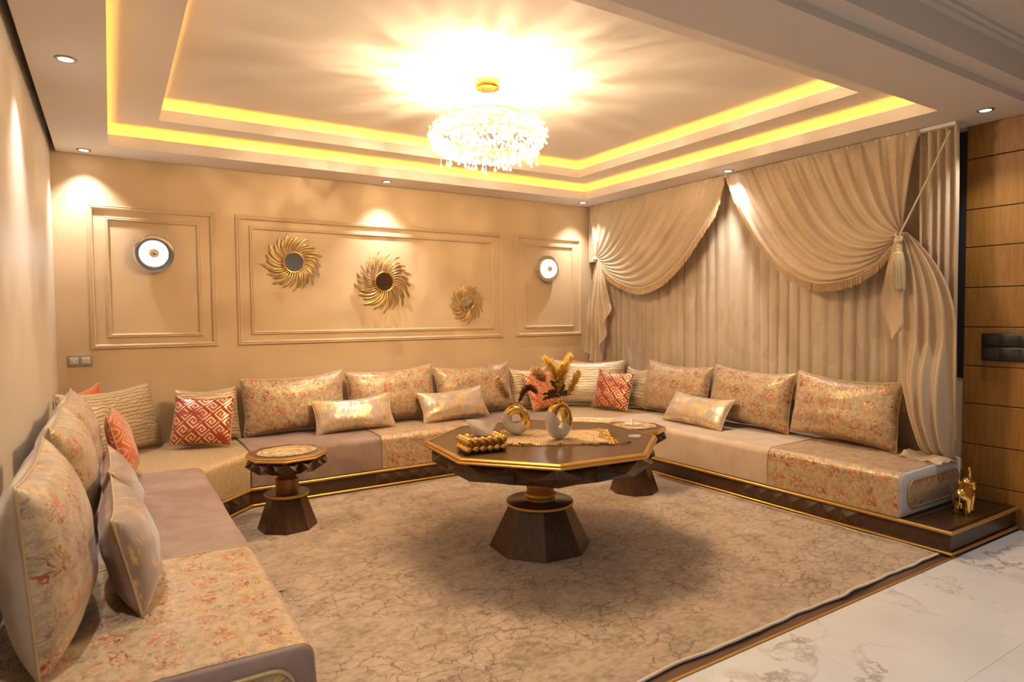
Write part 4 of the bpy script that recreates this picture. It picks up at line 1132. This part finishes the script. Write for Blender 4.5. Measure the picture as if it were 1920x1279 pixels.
def polyline(pts):
    P=[Vector(p) for p in pts]; out=[]
    for i in range(len(P)-1):
        p0=P[max(i-1,0)]; p1=P[i]; p2=P[i+1]; p3=P[min(i+2,len(P)-1)]
        for k in range(12):
            t=k/12; out.append(.5*((2*p1)+(p2-p0)*t+(2*p0-5*p1+4*p2-p3)*t*t+(3*p1-p0-3*p2+p3)*t**3))
    out.append(P[-1]); d=[0]
    for a,b in zip(out,out[1:]): d.append(d[-1]+(b-a).length)
    def at(t):
        s=t*d[-1]; lo=0
        for i in range(len(d)-1):
            if d[i+1]>=s: 
                f=(s-d[i])/max(1e-9,d[i+1]-d[i]); return out[i].lerp(out[i+1],f)
        return out[-1]
    return at
def swag(lab, ytop0, ytop1, K, edge, seed, fringe_side):
    # top edge from ytop0 (tie side) to ytop1 (meeting point); gathered at K=(y,z)
    t=thing('curtain_swag',lab,'curtain',(0,0,0),0,'gathered swag curtains')
    zt=2.815; K=Vector(K); E=polyline([(ytop1,zt)]+edge+[tuple(K)])
    L1=lambda q:Vector((ytop1,zt)).lerp(K,q)
    NS,NTt=210,44; nf=12
    def base(s,q):
        T=Vector((ytop0+(ytop1-ytop0)*s,zt)); c=T.lerp(K,q); wgt=s**1.35
        c=c+(E(q)-L1(q))*wgt; return c
    def fn(a,b):
        s=a; q=b; c=base(s,q)
        ph=s*nf*2*math.pi+1.6*nz(s*5+seed,q*1.2)+.8*nz(s*11,q*2,seed)
        open_=(1-q)**.8
        am=.007+.026*min(1,q*3.5)*(1-q)**.9*(.7+.7*nz(s*7,seed,2))
        fine=.005*math.sin(s*nf*2*math.pi*3.1+seed)*(1-q)**2
        dx=am*math.sin(ph)+fine+.06*math.sin(math.pi*q**.9)*(.25+.75*s)+.03*q
        # sink folds slightly along the drape direction too
        cy,cz=c
        cz+=.012*math.cos(ph)*min(1,q*4)*(1-q)
        return (XC-.045-dx,cy,cz)
    MB().grid(fn,NS,NTt,lambda a,b:(a*2.0+seed,b*1.3)).build('cloth','swag_cloth',t,180)
    # gathered heading tape
    mb=MB(); mb.grid(lambda a,b:(fn(a,0)[0]-.004+.004*math.sin(a*400),fn(a,0)[1],zt+.006-.045*b),NS,3,lambda a,b:(a*2,b*.05)); mb.build('heading_tape','swag_cloth',t,180)
    # fringe: braid plus hanging strands
    qs=[k/160*.955 for k in range(161)]; P=[Vector(fn(1,q)) for q in qs]
    MB().tube([p+Vector((-.003,0,0)) for p in P],.006,6).build('fringe_braid','fringe',t,80)
    mb=MB(); rnd=random.Random(seed)
    tot=0; seg=[0]
    for a,b in zip(P,P[1:]): seg.append(seg[-1]+(b-a).length)
    n=int(seg[-1]/.0085)
    for k in range(n):
        s=seg[-1]*k/n; i=max(j for j in range(len(seg)) if seg[j]<=s); i=min(i,len(P)-2)
        p=P[i].lerp(P[i+1],(s-seg[i])/max(1e-9,seg[i+1]-seg[i]))
        ln=.070+rnd.uniform(-.004,.004); d=Vector((rnd.uniform(-.05,.05),rnd.uniform(-.08,.08),-1)).normalized()
        if k%3==0: mb.sphere(p+Vector((-.005,0,-.010)),.0062,5,4)
        mb.tube([p+Vector((-.004,0,-.004)),p+d*ln*.5+Vector((-.006,0,0)),p+d*ln],lambda q:.0022+.0022*q,4)
    mb.build('fringe_strands','fringe',t,80)['kind']='stuff'
    return t
Ledge=[(-1.989,2.519),(-1.818,2.293),(-1.607,2.06),(-1.316,1.865),(-1.003,1.79),(-.70,1.85),(-.423,1.985)]
Redge=[(-2.258,2.523),(-2.486,2.175),(-2.70,1.935),(-2.923,1.785),(-3.13,1.74),(-3.36,1.78),(-3.539,1.885)]
swag('beige swag curtain with fringed edge drawn back towards the back wall',-.06,-2.06,(-.20,2.19),Ledge,3,1)
swag('beige swag curtain with fringed edge drawn back to the cream tassel',-3.80,-2.10,(-3.70,2.075),Redge,5,-1)
# left tail: cloth falling from the knot with stepped hem
def left_tail():
    t=thing('curtain_tail','short beige curtain tail falling beside the back wall panels','curtain',(0,0,0))
    kx,ky,kz=5.33,-.20,2.19
    def fn(a,b):
        zb=1.10-.20*max(0,a-.25)*(1 if a<.6 else 1)+(a>.62)*(a-.62)*2.3
        zb=1.10-.55*a if a<.45 else .85+(a-.45)*1.55
        spread=.05+.30*b**.75
        y=-.10-(.10)*(1-b)-spread*a*1.0-.02+.02*nz(a*5,b*3)
        z=kz+(zb-kz)*b
        ph=a*5.2*2*math.pi+.8*nz(a*4,b*2)
        x=kx-.07*math.sin(math.pi*min(1,b*1.2))*.5-.10*b*(1-a)-.032*math.sin(ph)*(.25+b)
        return (x,min(y,-.03),z)
    MB().grid(fn,70,36,lambda a,b:(a*.8,b*1.2)).build('cloth','swag_cloth',t,180)
    MB().tube([fn(k/70,1) for k in range(71)],.004,5).build('hem','swag_cloth',t,80)
    # outer side panel from ceiling to knot
    MB().grid(lambda a,b:(5.36+.02*math.sin(a*6*math.pi),-.04-.13*a+.02*math.sin(b*2),2.815-(2.815-2.15)*b),30,16,lambda a,b:(a*.3,b*.7)).build('side_fold','swag_cloth',t,180)
    MB().lathe([(.015,-.03),(.032,-.012),(.034,.008),(.02,.03)],20,(5.31,-.205,2.17)).build('knot','swag_cloth',t,80)
left_tail()
def right_tail():
    t=thing('curtain_tail','long beige curtain tail falling from the tassel and bunched on the brocade seat','curtain',(0,0,0))
    def fn(a,b):
        # a across, b down; from the knot down, ballooning at the bottom then tucked under
        q=b
        if q<.86: z=2.09-(2.09-.56)*(q/.86)
        else:
            an=(q-.86)/.14; z=.56-.095*math.sin(an*math.pi/2)
        zz=[2.09,1.75,1.44,1.04,.74,.56,.46]; ll=[-3.69,-3.70,-3.70,-3.71,-3.78,-3.84,-3.88]
        k=0
        while k<5 and z<zz[k+1]: k+=1
        f=(zz[k]-z)/(zz[k]-zz[k+1]); lft=ll[k]*(1-f)+ll[k+1]*f
        wd=.05+(4.03+lft+.0)*(1-(1-min(1,q/.42))**2.2)
        y=lft-wd*a
        ph=a*4.2*2*math.pi+1.4*nz(a*3.5,q*1.3,3)
        am=.008+.018*min(1,q*3)+.008*nz(a*3,q*2,8)
        bul=.13*math.sin(math.pi*max(0,min(1,(q-.45)/.55)))*math.sin(math.pi*a)
        x=XC-.04-.03-am*math.sin(ph)-bul-.02*q
        if q>.86: x+=.10*((q-.86)/.14)**2
        return (x,max(y,-4.13),z)
    MB().grid(fn,90,60,lambda a,b:(a*1.2,b*1.8)).build('cloth','swag_cloth',t,180)
    # short loose flap beside the tassel
    def flap(a,b):
        zb=1.42-.26*a if a<.5 else 1.29+.55*(a-.5)
        y=-3.70+.02*a+(.03+.115*b**.7)*(a-.25)+.008*nz(a*4,b*2); z=2.05+(zb-2.05)*b
        return (XC-.085-.012*math.sin(a*7)*b-.02*b,y,z)
    MB().grid(flap,24,24,lambda a,b:(a*.3,b*.8)).build('loose_flap','swag_cloth',t,180)
    # puddle of hem on the seat
    def pud(a,b):
        y=-3.78-.30*a; x=5.16+.26*b-.04*a*(1-b)
        return (x,y,SEAT+.014+.035*math.sin(math.pi*b)*(.5+.5*math.sin(a*9+b*3))+.02*nz(a*5,b*5))
    MB().grid(pud,30,16,lambda a,b:(a*.4,b*.3)).build('hem_puddle','swag_cloth',t,180)
    # flat outer fold from track to the seat
    def side(a,b):
        y=-3.78-.255*a-.02*b; z=2.815-(2.815-.60)*b
        return (XC+.005-.022*math.sin(a*4.5*2*math.pi+nz(a*3,b))-.01*b,y+.01*nz(a*4,b*2),z)
    MB().grid(side,50,40,lambda a,b:(a*.6,b*2.2)).build('side_fold','swag_cloth',t,180)
right_tail()
# cord and tassel
t=thing('tieback_tassel','cream tieback tassel hanging on a diagonal cord by the wooden wall','tassel',(5.27,-3.705,2.06))
def rel(x,y,z): return (x-5.27,y+3.705,z-2.06)
MB().tube([rel(5.33,-4.01,2.76),rel(5.32,-3.86,2.42),rel(5.285,-3.72,2.10),rel(5.275,-3.708,2.06)],.0065,7).build('cord','tassel_cream',t,80)
MB().tube([(.035*math.cos(a*math.pi/12),.0+.030*math.sin(a*math.pi/12)*.6,.018*math.sin(a*math.pi/12)+.0) for a in range(24)],.007,6,True).build('tie_loop','tassel_cream',t,80)
MB().lathe([(.012,-.052),(.026,-.045),(.030,-.028),(.024,-.010),(.010,-.002)],24).build('tassel_cap','tassel_cream',t,80)
mb=MB(); mb.sphere((0,0,-.068),.017,12,8); mb.sphere((0,0,-.098),.013,12,8); mb.build('crystal_beads','crystal',t,180)
sk=MB().lathe([(.012,-.11),(.030,-.122),(.036,-.15),(.040,-.20),(.042,-.365)],24).build('tassel_core','tassel_cream',t,80)
mb=MB(); rnd=random.Random(2)
for k in range(120):
    a=2*math.pi*k/120; r0=.032; r1=.043+rnd.uniform(-.003,.004)
    mb.tube([(r0*math.cos(a),r0*math.sin(a),-.128),(r1*math.cos(a),r1*math.sin(a),-.22),(r1*1.04*math.cos(a+.03),r1*1.04*math.sin(a+.03),-.385+rnd.uniform(-.012,.012))],.0016,4)
mb.build('skirt_threads','tassel_cream',t,80)['kind']='stuff'
